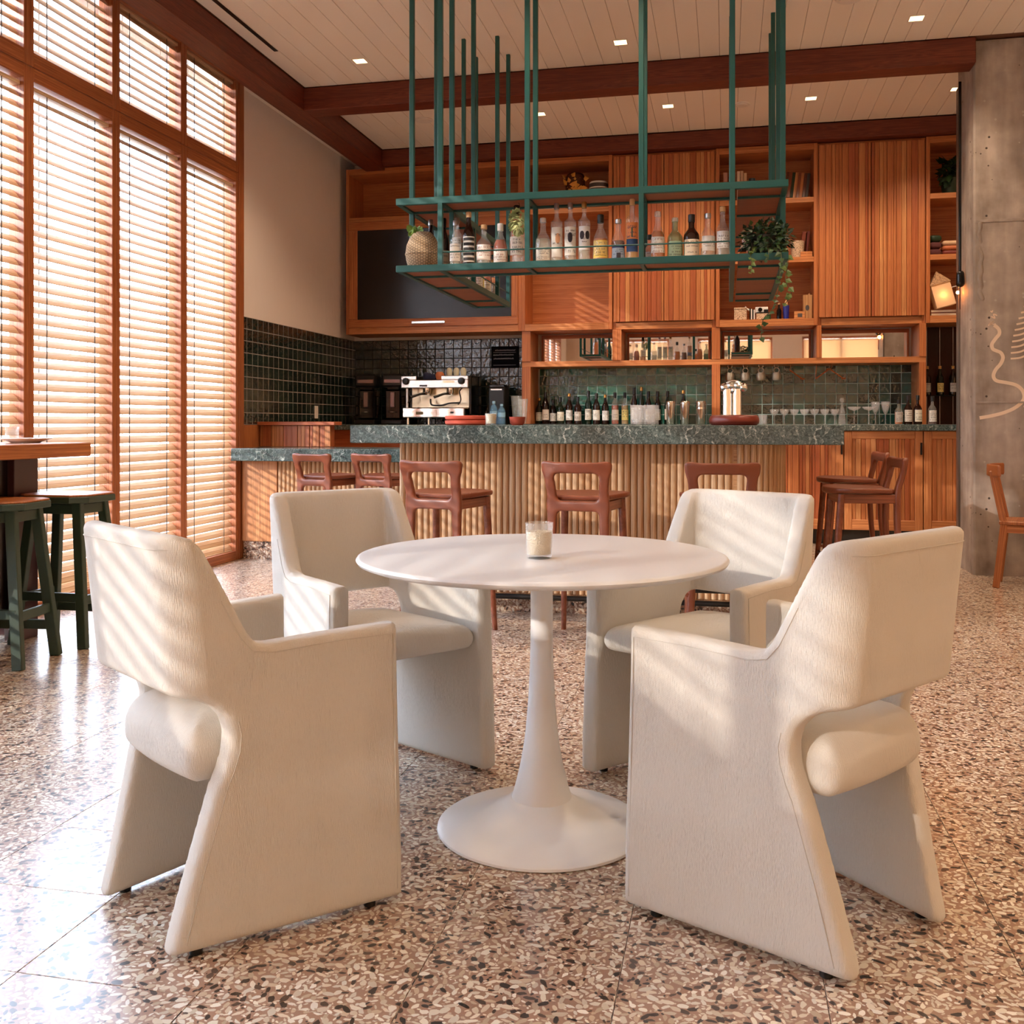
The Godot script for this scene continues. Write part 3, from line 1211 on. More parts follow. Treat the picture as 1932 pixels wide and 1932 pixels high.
func make_cabinets() -> void:
	var zb := BACK + 0.02
	var y0 := 2.062
	var y1 := 3.80
	# cabinet with the black panel
	var a := thing("cedar_cabinet", "wide cedar wall cabinet with open top niche and framed black panel door", "cabinet", Vector3(-2.97, y0, zb))
	a.position = Vector3.ZERO
	open_case(a, -3.92, -2.03, y0, y1, CF, zb, [3.29])
	var dr := span(a, "door", Vector3(-3.885, 2.13, CF - 0.02), Vector3(-2.065, 3.24, CF - 0.006), M.cedar, 0.002, 0)
	var c := dr.position
	for q in [[Vector3(-3.885, 2.13, CF - 0.006), Vector3(-2.065, 2.215, CF + 0.012), 0], [Vector3(-3.885, 3.15, CF - 0.006), Vector3(-2.065, 3.24, CF + 0.012), 0], [Vector3(-3.885, 2.215, CF - 0.006), Vector3(-3.79, 3.15, CF + 0.012), 1], [Vector3(-2.135, 2.215, CF - 0.006), Vector3(-2.065, 3.15, CF + 0.012), 1]]:
		span(dr, "door_frame", q[0] - c, q[1] - c, M.cedar, 0.004, q[2])
	span(dr, "black_panel", Vector3(-3.79, 2.215, CF - 0.004) - c, Vector3(-2.135, 3.15, CF + 0.002) - c, M.screen, 0.0)
	span(dr, "handle", Vector3(-3.19, 2.158, CF + 0.012) - c, Vector3(-2.83, 2.186, CF + 0.03) - c, M.steel, 0.004)
	var b := thing("cedar_cabinet", "open cedar wall niche holding the pineapple jar and the grey tin", "cabinet")
	open_case(b, -2.03, -1.11, y0, y1, CF, zb, [3.29])
	var d := thing("cedar_cabinet", "cedar wall cabinet with narrow plank doors behind the hanging shelf", "cabinet")
	open_case(d, -1.11, -0.10, y0, y1, CF - 0.03, zb, [])
	plank_door(d, -1.10, -0.60, y0 + 0.07, y1 - 0.02, CF - 0.01, 5)
	plank_door(d, -0.60, -0.11, y0 + 0.07, y1 - 0.02, CF - 0.01, 6)
	var e := thing("cedar_cabinet", "open cedar wall shelves with books, patterned boxes and a blue cup", "cabinet")
	open_case(e, -0.10, 0.85, y0, y1, CF, zb, [3.29, 2.72])
	var g := thing("cedar_cabinet", "cedar wall cabinet with tall narrow plank doors between two open shelves", "cabinet")
	open_case(g, 0.85, 1.82, y0, y1, CF - 0.03, zb, [])
	plank_door(g, 0.86, 1.335, y0 + 0.07, y1 - 0.02, CF - 0.01, 7)
	plank_door(g, 1.335, 1.81, y0 + 0.07, y1 - 0.02, CF - 0.01, 8)
	var h := thing("cedar_cabinet", "open cedar wall shelves beside the concrete column with plant and paper lantern", "cabinet")
	open_case(h, 1.82, 2.75, y0, y1, CF, zb, [3.27, 2.70])
	# shelf with mirrors below the cabinets
	var s := thing("mirror_shelf", "long cedar shelf under the cabinets with uprights standing on the counter", "shelf")
	span(s, "shelf", Vector3(-2.03, 1.698, zb), Vector3(1.823, 1.752, CF - 0.02), M.cedar_light, 0.002, 0)
	for q in [[-2.03, -1.94, 1.116, 2.06], [-1.11, -1.02, 1.752, 2.06], [-0.14, -0.06, 1.116, 2.06], [0.84, 0.885, 1.752, 2.06], [1.762, 1.823, 1.116, 2.06]]:
		if q[2] > 1.5:
			span(s, "upright", Vector3(q[0], q[2], zb), Vector3(q[1], q[3], CF - 0.012), M.cedar, 0.002, 1)
		else:
			span(s, "upright", Vector3(q[0], q[2], BACK + 0.022), Vector3(q[1], 1.698, CF - 0.012), M.cedar, 0.002, 1)
			span(s, "upright", Vector3(q[0], 1.752, zb), Vector3(q[1], q[3], CF - 0.012), M.cedar, 0.002, 1, 1)
	var places := ["beside the black tiles and sign", "above the row of wine bottles", "above the hanging glass hooks", "above the coupe glasses by the column"]
	var i := 0
	for q in [[-1.90, -1.13], [-1.0, -0.16], [-0.04, 0.82], [0.905, 1.74]]:
		var m := thing("low_mirror", "low wide mirror on the cedar shelf " + places[i], "mirror", Vector3((q[0] + q[1]) / 2, 1.752, zb))
		var w: float = (q[1] - q[0]) / 2
		span(m, "glass", Vector3(-w + 0.02, 0.012, 0.0), Vector3(w - 0.02, 0.262, 0.008), M.mirror, 0.0)
		span(m, "frame", Vector3(-w, 0.262, 0.0), Vector3(w, 0.30, 0.014), M.cedar_deep, 0.002, 0)
		span(m, "frame", Vector3(-w, 0.0, 0.0), Vector3(-w + 0.02, 0.262, 0.014), M.cedar_deep, 0.002, 1)
		span(m, "frame", Vector3(w - 0.02, 0.0, 0.0), Vector3(w, 0.262, 0.014), M.cedar_deep, 0.002, 1)
		span(m, "frame", Vector3(-w + 0.02, 0.0, 0.0), Vector3(w - 0.02, 0.012, 0.014), M.cedar_deep, 0.002, 0)
		i += 1
	# back counter
	var bc := thing("back_counter", "dark green marble worktop along the back wall below the shelves", "worktop")
	span(bc, "slab", Vector3(-3.99, 1.06, BACK + 0.001), Vector3(2.9, 1.115, -9.55), M.marble, 0.004)
	var n := 0
	var names := ["behind the bar's right end", "right of the stools", "beside the concrete column"]
	for x0 in [0.37, 1.06, 1.75]:
		var u := thing("base_cabinet", "cedar base cabinet with framed plank door under the back counter " + names[n], "cabinet")
		var x1: float = x0 + 0.69
		span(u, "carcass", Vector3(x0 + 0.001, 0.14, BACK + 0.03), Vector3(x1 - 0.001, 1.058, -9.64), M.cedar_deep, 0.0)
		span(u, "plinth", Vector3(x0 + 0.001, 0.0, BACK + 0.1), Vector3(x1 - 0.001, 0.138, -9.72), M.black, 0.0)
		plank_door(u, x0 + 0.07, x1 - 0.07, 0.235, 0.99, -9.622, 20 + n)
		var z0 := -9.638
		var z1 := -9.598
		span(u, "door_frame", Vector3(x0 + 0.004, 0.145, z0), Vector3(x0 + 0.072, 1.055, z1), M.cedar_light, 0.003, 1)
		span(u, "door_frame", Vector3(x1 - 0.072, 0.145, z0), Vector3(x1 - 0.004, 1.055, z1), M.cedar_light, 0.003, 1, 1)
		span(u, "door_frame", Vector3(x0 + 0.072, 0.145, z0), Vector3(x1 - 0.072, 0.24, z1), M.cedar_light, 0.003, 0)
		span(u, "door_frame", Vector3(x0 + 0.072, 0.985, z0), Vector3(x1 - 0.072, 1.055, z1), M.cedar_light, 0.003, 0, 2)
		span(u, "handle", Vector3(x1 - 0.028, 0.84, z1), Vector3(x1 - 0.012, 0.95, z1 + 0.022), M.black, 0.002)
		n += 1
	var bu := thing("base_cabinet", "long plain cedar base under the espresso counter behind the bar", "cabinet")
	span(bu, "carcass", Vector3(-3.98, 0.0, BACK + 0.03), Vector3(0.368, 1.058, -9.64), M.cedar_deep, 0.0, 0)
	# dark display bay beside the column
	var w := thing("bottle_display", "dark glazed bottle display bay beside the concrete column", "cabinet")
	span(w, "back_panel", Vector3(1.824, 1.117, BACK + 0.001), Vector3(2.75, 2.06, BACK + 0.02), M.brown_back, 0.0)
	for x in [1.90, 2.02, 2.14, 2.26, 2.38]:
		span(w, "rod", Vector3(x - 0.003, 1.117, BACK + 0.03), Vector3(x + 0.003, 2.055, BACK + 0.036), M.chrome, 0.0)
	span(w, "shelf", Vector3(1.83, 1.385, BACK + 0.022), Vector3(2.75, 1.393, BACK + 0.20), M.black_gloss, 0.001)


# ---------------------------------------------------------------- the bar
func half_round(r: float, h: float) -> ArrayMesh:
	var key := "half %.4f %.4f" % [r, h]
	if not boxes.has(key):
		var mb := MB.new()
		var n := 8
		for k in n:
			var a := PI * k / n
			var b := PI * (k + 1) / n
			var pa := Vector3(cos(a) * r, 0, sin(a) * r)
			var pb := Vector3(cos(b) * r, 0, sin(b) * r)
			var f := mb.v.size()
			for q in [[pa, 0.0], [pb, 0.0], [pb, h], [pa, h]]:
				mb.vert(q[0] + Vector3(0, q[1], 0), q[0].normalized(), Vector2(q[1], q[0].x))
			mb.tri(f, f + 1, f + 2)
			mb.tri(f, f + 2, f + 3)
			mb.face([Vector3(0, h, 0), pa + Vector3(0, h, 0), pb + Vector3(0, h, 0)], Vector3.UP)
			mb.face([Vector3.ZERO, pa, pb], Vector3.DOWN)
		boxes[key] = mb.mesh()
	return boxes[key]


func plan_slab(pts: Array, y0: float, y1: float, bev := 0.004) -> ArrayMesh:
	var mb := MB.new()
	mb.xf = Transform3D(Basis(Vector3(1, 0, 0), Vector3(0, 0, -1), Vector3(0, 1, 0)), Vector3(0, y0, 0))
	var p := PackedVector2Array()
	for q in pts:
		p.append(Vector2(q.x, -q.y))
	slab(mb, p, y1 - y0, bev)
	return mb.mesh()


func make_bar() -> void:
	var b := thing("bar_counter", "bar front of pale half round vertical wooden flutes under green marble", "bar", Vector3(0, 0, 0))
	span(b, "core", Vector3(-1.925, 0.12, -5.95), Vector3(0.04, 1.008, -5.70), M.flute_b, 0.0, 1)
	span(b, "core", Vector3(-1.925, 0.12, -7.6), Vector3(-1.72, 1.008, -5.95), M.flute_b, 0.0, 1)
	span(b, "core", Vector3(0.12, 0.12, -7.6), Vector3(0.32, 1.008, -5.98), M.flute_b, 0.0, 1)
	var cy := part(b, "core", lathe_mesh(puck(0.28, 0.12, 1.008, 0.0005), 48), M.flute_b, Vector3(0.04, 0, -5.98))
	cy.name = "core_corner"
	var fm := half_round(0.0186, 0.872)
	var tones := [M.flute, M.flute_b, M.flute_c, M.flute, M.flute_c]
	var x := -1.905
	while x < 0.045:
		part(b, "flute", fm, tones[rng.randi() % 5], Vector3(x, 0.134, -5.70))
		x += 0.0375
	var na := 12
	for k in range(1, na):
		var a := PI / 2 * k / na
		var o := part(b, "flute", fm, tones[rng.randi() % 5], Vector3(0.04 + sin(a) * 0.28, 0.134, -5.98 + cos(a) * 0.28))
		o.rotation.y = a
	var z := -5.99
	while z > -7.6:
		for s in [[0.32, PI / 2], [-1.925, -PI / 2]]:
			if s[0] < 0 and z > -5.7:
				continue
			var o := part(b, "flute", fm, tones[rng.randi() % 5], Vector3(s[0], 0.134, z))
			o.rotation.y = s[1]
		z -= 0.0375
	span(b, "plinth", Vector3(-1.86, 0.0, -7.55), Vector3(0.10, 0.12, -5.80), M.terrazzo_wall, 0.0)
	part(b, "foot_rail", tube_mesh([Vector3(-1.92, 0.115, -5.655), Vector3(0.04, 0.115, -5.655)], 0.016, 12), M.black)
	var t := thing("marble_worktop", "thick dark green veined marble bar top above the fluted front", "worktop")
	part(t, "slab", plan_slab([Vector2(-2.135, -5.43), Vector2(0.60, -5.43), Vector2(0.60, -7.6), Vector2(-0.05, -7.6), Vector2(-0.05, -6.15), Vector2(-1.55, -6.15), Vector2(-1.55, -7.6), Vector2(-2.135, -7.6)], 1.01, 1.113, 0.004), M.marble)
	# the low counter between bar and window wall
	var c := thing("ledge_counter", "low counter front with narrow wooden flutes and plain end panel by window", "counter")
	span(c, "core", Vector3(-3.94, 0.15, -7.9), Vector3(-1.96, 0.818, -7.60), M.flute_b, 0.0, 1)
	span(c, "end_panel", Vector3(-3.93, 0.15, -7.60), Vector3(-3.62, 0.818, -7.575), M.cedar_pale, 0.002, 1)
	var fs := half_round(0.0186, 0.66)
	x = -3.60
	while x < -1.98:
		part(c, "flute", fs, tones[rng.randi() % 5], Vector3(x, 0.155, -7.60))
		x += 0.0375
	span(c, "plinth", Vector3(-3.93, 0.0, -7.85), Vector3(-1.98, 0.15, -7.60), M.terrazzo_wall, 0.0)
	var lt := thing("marble_ledge", "lower grey green marble ledge with two stools before it", "worktop")
	span(lt, "slab", Vector3(-3.94, 0.82, -8.05), Vector3(-1.945, 0.922, -7.40), M.marble, 0.004)
	var hw := thing("half_wall", "low cedar plank screen with a flat cap behind the marble ledge", "screen")
	span(hw, "core", Vector3(-3.98, 0.925, -8.10), Vector3(-3.33, 1.11, -8.0), M.cedar_deep, 0.0)
	span(hw, "cap", Vector3(-3.985, 1.11, -8.12), Vector3(-3.27, 1.14, -7.95), M.cedar_red, 0.003, 0)
	x = -3.97
	var k := 0
	while x < -3.36:
		var w: float = [0.05, 0.034, 0.042, 0.028][rng.randi() % 4]
		span(hw, "plank", Vector3(x, 0.925, -8.0), Vector3(x + w - 0.002, 1.108, -7.982 + 0.004 * (k % 3)), [M.cedar, M.cedar_light, M.cedar_deep, M.cedar_red][rng.randi() % 4], 0.002, 1, k % 3)
		x += w
		k += 1


const SX0 := -1.91
const SX1 := 0.33
const SI0 := -1.64
const SI1 := 0.033
const SF := -5.6
const SB := -5.85
const SE := -7.45


func make_hanging_shelf() -> void:
	var t := thing("hanging_shelf", "two tier teal steel bottle shelf hung from the ceiling above the bar", "shelf")
	var g: Material = M.green_steel
	var e := 0.03
	for y in [2.017, 2.413]:
		var h := 0.039
		var y1: float = y + h
		# front and back rails of the front run, then the two arms
		span(t, "rail", Vector3(SX0, y, SF - e / 2), Vector3(SX1, y1, SF + e / 2), g, 0.002)
		span(t, "rail", Vector3(SI0, y, SB - e / 2), Vector3(SI1, y1, SB + e / 2), g, 0.002)
		for x in [SX0 + e / 2, SI0, SI1, SX1 - e / 2]:
			span(t, "rail", Vector3(x - e / 2, y, SE), Vector3(x + e / 2, y1, SF - e / 2), g, 0.002)
		for q in [[SX0, SI0], [SI1, SX1]]:
			for z in [SB, -6.36, -7.08, SE]:
				span(t, "cross_rail", Vector3(q[0] + e, y, z - 0.009), Vector3(q[1], y + 0.025, z + 0.009), g, 0.001)
		for x in [-1.12, -0.467]:
			span(t, "cross_rail", Vector3(x - 0.012, y, SB), Vector3(x + 0.012, y + 0.025, SF), g, 0.001)
		# wooden shelf boards
		var zs := [SF, SB, -6.36, -7.08, SE]
		for q in [[SX0, SI0], [SI1, SX1]]:
			for i in 4:
				span(t, "shelf_board", Vector3(q[0] + 0.03, y + 0.012, zs[i + 1] + 0.01), Vector3(q[1] - 0.015, y + 0.030, zs[i] - 0.01), M.shelf_wood, 0.0, 0, i % 3)
		var xs := [SI0, -1.12, -0.467, SI1]
		for i in 3:
			span(t, "shelf_board", Vector3(xs[i] + 0.014, y + 0.012, SB + 0.015), Vector3(xs[i + 1] - 0.014, y + 0.030, SF - 0.015), M.shelf_wood, 0.0, 0, i)
	var posts := [Vector2(SI0, SF), Vector2(-1.12, SF), Vector2(-0.467, SF), Vector2(SI1, SF), Vector2(SI0, SB), Vector2(-1.12, SB), Vector2(-0.467, SB), Vector2(SI1, SB)]
	for z in [SB, -6.38, -7.08, SE]:
		posts.append(Vector2(SX0 + 0.015, z))
		posts.append(Vector2(SX1 - 0.015, z))
		if z != SB:
			posts.append(Vector2(SI0, z))
			posts.append(Vector2(SI1, z))
	for p in posts:
		var w := 0.0285
		span(t, "post", Vector3(p.x - w / 2, 2.0175, p.y - w / 2), Vector3(p.x + w / 2, CEIL, p.y + w / 2), g, 0.002, 1)
	var y := 2.128
	var rail := func(a: Vector3, b: Vector3): part(t, "guard_rail", tube_mesh([a, b], 0.0045, 8), g)
	rail.call(Vector3(SI0, y, SF), Vector3(SI1, y, SF))
	rail.call(Vector3(SI0, y, SB), Vector3(SI0, y, SE))
	rail.call(Vector3(SX0 + 0.015, y, SB), Vector3(SX0 + 0.015, y, SE))
	rail.call(Vector3(SI1, y, SB), Vector3(SI1, y, SE))
	rail.call(Vector3(SX1 - 0.015, y, SB), Vector3(SX1 - 0.015, y, SE))


func make_column() -> void:
	var c := thing("concrete_column", "bare grey concrete column with pale line mural", "column", Vector3(1.79, 0, -7.9))
	# chipped corner: a plan outline pulled up
	part(c, "shaft", plan_slab([Vector2(0.0, -0.012), Vector2(0.012, 0.0), Vector2(1.1, 0.0), Vector2(1.1, -0.5), Vector2(0.0, -0.5)], 0.0, 3.955, 0.0), M.concrete)
	for q in [[2.62, 0.010], [1.28, 0.006]]:
		span(c, "pour_ridge", Vector3(0.014, q[0] - q[1], -0.002), Vector3(1.1, q[0] + q[1], 0.003), M.concrete, 0.001)
	part(c, "pour_ridge", sdf_mesh(func(p): return capsule(p, Vector3(0.05, 2.05, -0.022), Vector3(0.045, 2.60, -0.018), 0.03, 0.022) + 0.006 * sin(p.y * 38.0) * sin(p.x * 80.0 + p.y * 21.0), Vector3(0.0, 1.98, -0.06), Vector3(0.11, 2.66, 0.05), 0.008), M.concrete)
	# the mural: ribbons of paint on the front face, points in metres from the column's left edge
	var strokes := [
		[[0.04, 1.165], [0.12, 1.18], [0.21, 1.205], [0.29, 1.245], [0.34, 1.30], [0.335, 1.36], [0.29, 1.405], [0.22, 1.425], [0.155, 1.44], [0.135, 1.475], [0.15, 1.52], [0.185, 1.565], [0.20, 1.61], [0.185, 1.645], [0.155, 1.66], [0.13, 1.675], [0.125, 1.71], [0.15, 1.75], [0.175, 1.785], [0.17, 1.82], [0.14, 1.85]],
		[[0.35, 1.24], [0.375, 1.32], [0.38, 1.45]],
		[[0.10, 1.845], [0.12, 1.875], [0.115, 1.85], [0.135, 1.88], [0.13, 1.855], [0.15, 1.86]],
		[[0.12, 1.915], [0.145, 1.90], [0.135, 1.93], [0.16, 1.92]],
		[[0.115, 1.955], [0.125, 1.945], [0.13, 1.96]]]
	var wid := [0.0125, 0.013, 0.004, 0.004, 0.004]
	for i in strokes.size():
		stroke(c, strokes[i], wid[i])
	for k in 10:
		var y := 1.60 + k * 0.042
		var x := 0.252 + 0.002 * k * k * 0.55
		stroke(c, [[x, y], [x + 0.07, y + 0.008 + k * 0.002], [x + 0.14, y + 0.045 + k * 0.006]], 0.0065)
	# steel edge, black stem lamp
	var s := thing("stem_lamp", "black stem wall lamp with dark oval shade on the column's side", "lamp", Vector3(1.755, 0, -8.2))
	span(s, "edge_plate", Vector3(0.02, 0.0, -0.2), Vector3(0.0345, 3.76, -0.13), M.grey_metal, 0.001)
	part(s, "stem", tube_mesh([Vector3(0.0, 2.28, 0.02), Vector3(0.0, 3.75, 0.02)], 0.011, 12), M.black_gloss)
	part(s, "shade", sdf_mesh(func(p): return capsule(p, Vector3(0.0, 2.20, 0.03), Vector3(0.0, 2.27, 0.03), 0.032, 0.03), Vector3(-0.05, 2.14, -0.03), Vector3(0.05, 2.33, 0.08), 0.008), M.black_gloss)
	part(s, "tail", tube_mesh([Vector3(0.0, 2.0, 0.02), Vector3(0.0, 2.18, 0.02)], 0.005, 8), M.walnut_dark)
	var l := OmniLight3D.new()
	l.name = "glow"
	l.light_color = Color(1.0, 0.55, 0.2)
	l.light_energy = 0.03
	l.omni_range = 12.0
	l.omni_attenuation = 2.0
	l.light_size = 0.02
	l.shadow_enabled = true
	s.add_child(l)
	l.position = Vector3(0.0, 2.14, -0.05)
	part(s, "bulb_light", lathe_mesh([Vector2(0, 2.125), Vector2(0.012, 2.13), Vector2(0.015, 2.14), Vector2(0.012, 2.15), Vector2(0, 2.155)], 12), M.lamp_glow, Vector3(0, 0, -0.05))


func stroke(c: Node, pts: Array, w: float) -> void:
	var ctrl := []
	for p in pts:
		ctrl.append(Vector3(p[0], p[1], 0))
	var path := smooth_path(ctrl, 5)
	var mb := MB.new()
	var left := []
	var right := []
	for i in path.size():
		var d: Vector3 = (path[mini(i + 1, path.size() - 1)] - path[maxi(i - 1, 0)]).normalized()
		var n := Vector3(-d.y, d.x, 0)
		left.append(path[i] + n * w)
		right.append(path[i] - n * w)
	for i in path.size() - 1:
		mb.face([left[i] + Vector3(0, 0, 0.0012), left[i + 1] + Vector3(0, 0, 0.0012), right[i + 1] + Vector3(0, 0, 0.0012), right[i] + Vector3(0, 0, 0.0012)], Vector3(0, 0, 1))
		mb.flat_quad(left[i], left[i + 1], left[i + 1] + Vector3(0, 0, 0.0012), left[i] + Vector3(0, 0, 0.0012))
		mb.flat_quad(right[i], right[i + 1], right[i + 1] + Vector3(0, 0, 0.0012), right[i] + Vector3(0, 0, 0.0012))
	part(c, "mural_stroke", mb.mesh(), M.mural_paint)


# ---------------------------------------------------------------- seats and tables
var prof := PackedFloat32Array()
const PN := 5


func profile_distance(z: float, y: float, poly: PackedVector2Array) -> float:
	var p := Vector2(z, y)
	var d := 1e9
	var inside := false
	var j := poly.size() - 1
	for i in poly.size():
		var a := poly[i]
		var b := poly[j]
		var e := b - a
		var w := p - a
		var q := w - e * clampf(w.dot(e) / e.dot(e), 0, 1)
		d = minf(d, q.dot(q))
		if (a.y > y) != (b.y > y) and z < (b.x - a.x) * (y - a.y) / (b.y - a.y) + a.x:
			inside = not inside
		j = i
	return -sqrt(d) if inside else sqrt(d)


func prof_at(z: float, y: float) -> float:
	var fx := clampf((z + 0.2) / 0.006, 0, 139.99)
	var fy := clampf((y + 0.06) / 0.006, 0, 169.99)
	var i := int(fx)
	var j := int(fy)
	fx -= i
	fy -= j
	var k := j * 141 + i
	return lerpf(lerpf(prof[k], prof[k + 1], fx), lerpf(prof[k + 141], prof[k + 142], fx), fy)


func side_gap(x: float, y: float, z: float) -> float:
	var k := smoothstep(0.05, 0.6, y)
	return (x - lerpf(0.206, 0.245, k) - lerpf(0.192, 0.087, k) * z) * 0.985


func shell_distance(p: Vector3) -> float:
	var x := absf(p.x)
	var o := side_gap(x, p.y, p.z)
	if p.y > 0.45:
		o = rmax(o, -0.042 * clampf((p.y - 0.5) / 0.385, 0, 1.1) - p.z, 0.07)
	var wall := maxf(o, -(o + 0.058))
	return rmax(wall, prof_at(p.z, p.y), 0.017)


func cushion_distance(p: Vector3) -> float:
	var x := absf(p.x)
	var o := side_gap(x, 0.44, p.z) + 0.055
	var rear := rmax(o, (0.036 + 0.4 * x * x) - p.z, 0.03)
	o = rmax(rear, p.z - 0.508, 0.03)
	var back := smoothstep(0.36, 0.1, p.z)
	var top := p.y - (0.474 + 0.020 * (1.0 - x * x / 0.06) + 0.002 * back)
	var bot := (0.402 - 0.054 * back) - p.y
	return rmax(rmax(o, top, 0.045 + 0.035 * back), bot, 0.035 + 0.01 * back)


func make_dining() -> void:
	var poly := PackedVector2Array([Vector2(0.522, 0.013), Vector2(0.517, 0.652), Vector2(0.35, 0.650), Vector2(0.195, 0.646), Vector2(0.166, 0.653), Vector2(0.148, 0.676), Vector2(0.105, 0.76), Vector2(0.068, 0.83), Vector2(0.05, 0.862), Vector2(0.03, 0.882), Vector2(0.0, 0.892), Vector2(-0.15, 0.896), Vector2(-0.15, 0.556), Vector2(0.0, 0.552), Vector2(0.04, 0.546), Vector2(0.075, 0.528), Vector2(0.1, 0.5), Vector2(0.111, 0.465), Vector2(0.109, 0.425), Vector2(0.098, 0.385), Vector2(0.085, 0.352), Vector2(0.0, 0.013)])
	prof.resize(141 * 171)
	for j in 171:
		for i in 141:
			prof[j * 141 + i] = profile_distance(-0.2 + i * 0.006, -0.06 + j * 0.006, poly)
	var chair := thing("dining_armchair", "cream upholstered armchair seen from behind, on the window side of the white table", "chair", Vector3(-1.288, 0, -1.971), deg_to_rad(144.9), "cream armchairs round the white table")
	part(chair, "upholstered_shell", sdf_mesh(shell_distance, Vector3(-0.36, -0.02, -0.09), Vector3(0.36, 0.94, 0.56), 0.0085), M.cloth)
	part(chair, "seat_cushion", sdf_mesh(cushion_distance, Vector3(-0.32, 0.30, 0.0), Vector3(0.32, 0.55, 0.55), 0.0085), M.cloth)
	# stitched welts along the outer edge of the sides
	for s in [-1.0, 1.0]:
		var loop := []
		for q in [[0.503, 0.035], [0.500, 0.629], [0.35, 0.632], [0.20, 0.627], [0.156, 0.636], [0.128, 0.668], [0.086, 0.75]]:
			var y: float = q[1]
			var k := smoothstep(0.05, 0.6, y)
			loop.append(Vector3(s * (lerpf(0.206, 0.245, k) + lerpf(0.192, 0.087, k) * q[0] + 0.0004), y, q[0]))
		part(chair, "seam", tube_mesh(loop, 0.0011, 6), M.cloth_thread)
		loop = []
		for q in [[0.126, 0.49], [0.133, 0.46], [0.131, 0.425], [0.120, 0.385], [0.107, 0.352], [0.064, 0.18], [0.03, 0.035]]:
			var y: float = q[1]
			var k := smoothstep(0.05, 0.6, y)
			loop.append(Vector3(s * (lerpf(0.206, 0.245, k) + lerpf(0.192, 0.087, k) * q[0] + 0.0002), y, q[0]))
		part(chair, "seam", tube_mesh(loop, 0.0011, 6), M.cloth_thread)
		for z in [0.06, 0.45]:
			part(chair, "glide", lathe_mesh(puck(0.014, 0.0, 0.018, 0.002), 12), M.black, Vector3(s * (0.18 + 0.19 * z), 0, z))
	var top_seam := []
	for k in range(-13, 14):
		var s := signf(k)
		var u := absi(k)
		if u <= 5:
			top_seam.append(Vector3(0.034 * k, 0.862, -0.0402))
		else:
			var an := (u - 5) * deg_to_rad(9.0)
			top_seam.append(Vector3(s * (0.171 + 0.0705 * sin(an)), 0.862, 0.030 - 0.0705 * cos(an)))
	part(chair, "seam", tube_mesh(top_seam, 0.0012, 6), M.cloth_thread)
	copy(chair, Vector3(0.072, 0, -3.443), deg_to_rad(-31.07), "cream upholstered armchair facing the window, between white table and bar's right end")
	copy(chair, Vector3(-1.32, 0, -3.207), deg_to_rad(51.15), "cream upholstered armchair between white table and low marble ledge, seat front visible")
	copy(chair, Vector3(0.363, 0, -2.215), deg_to_rad(-127.8), "cream upholstered armchair seen from behind with striped sunlight on its side, on the column side")
	# pedestal table
	var tb := thing("pedestal_table", "round white pedestal dining table with trumpet base", "table", Vector3(-0.502, 0, -2.712))
	part(tb, "table_top", lathe_mesh([Vector2(0, 0.726), Vector2(0.40, 0.726), Vector2(0.485, 0.737), Vector2(0.507, 0.745), Vector2(0.511, 0.752), Vector2(0.507, 0.758), Vector2(0.500, 0.760), Vector2(0, 0.760)], 96), M.white_top)
	part(tb, "base", lathe_mesh([Vector2(0, 0.0), Vector2(0.285, 0.0), Vector2(0.290, 0.004), Vector2(0.289, 0.010), Vector2(0.280, 0.016), Vector2(0.20, 0.034), Vector2(0.14, 0.052), Vector2(0.105, 0.070), Vector2(0.090, 0.084), Vector2(0.07, 0.088)], 72), M.white_lacquer)
	var st := []
	for q in [[0.083, 0.085], [0.073, 0.12], [0.061, 0.17], [0.050, 0.23], [0.042, 0.30], [0.036, 0.38], [0.032, 0.48], [0.031, 0.58], [0.031, 0.70]]:
		st.append(Vector3(q[0], q[1], 0))
	var sp := []
	for p in smooth_path(st, 4):
		sp.append(Vector2(p.x, p.y))
	sp.append(Vector2(0.06, 0.722))
	sp.append(Vector2(0.16, 0.727))
	part(tb, "stem", lathe_mesh(sp, 48), M.white_lacquer)
	var vo := thing("votive_glass", "mercury glass candle holder on the white table", "candle holder", Vector3(-0.492, 0.760, -2.62))
	part(vo, "glass", lathe_mesh([Vector2(0, 0.0), Vector2(0.031, 0.0), Vector2(0.0345, 0.004), Vector2(0.0375, 0.0935), Vector2(0.0380, 0.0955), Vector2(0.0360, 0.0955), Vector2(0.0330, 0.010), Vector2(0, 0.010)], 40), M.mercury_glass)
	part(vo, "silver_lining", lathe_mesh([Vector2(0.0318, 0.012), Vector2(0.0345, 0.066), Vector2(0.0348, 0.072)], 40), M.mercury)
	part(vo, "candle", lathe_mesh(puck(0.028, 0.0105, 0.058, 0.004), 24), M.wax)


func stool_back(p: Vector3) -> float:
	# two rear legs that rise into one rounded back frame
	var x := absf(p.x)
	var y := p.y
	var zc := 0.018 - 0.055 * smoothstep(0.72, 0.95, y) - 0.05 * smoothstep(0.6, 0.0, y) + 0.05 * p.x * p.x / 0.03 * smoothstep(0.8, 0.92, y) * 0.35
	var hx := 0.158 + 0.016 * smoothstep(0.76, 0.94, y) + 0.022 * smoothstep(0.65, 0.0, y)
	var leg := absf(x - hx + 0.022) - (0.019 + 0.006 * smoothstep(0.3, 0.72, y))
	var rail := rmax(absf(y - 0.903) - 0.031, x - hx, 0.02)
	var apron := rmax(absf(y - 0.705) - 0.026, x - 0.15, 0.01)
	var d := smin(smin(leg, rail, 0.035), apron, 0.03)
	d = rmax(d, y - 0.934, 0.02)
	d = rmax(d, 0.0 - y, 0.002)
	return rmax(d, absf(p.z - zc) - 0.0165, 0.010)


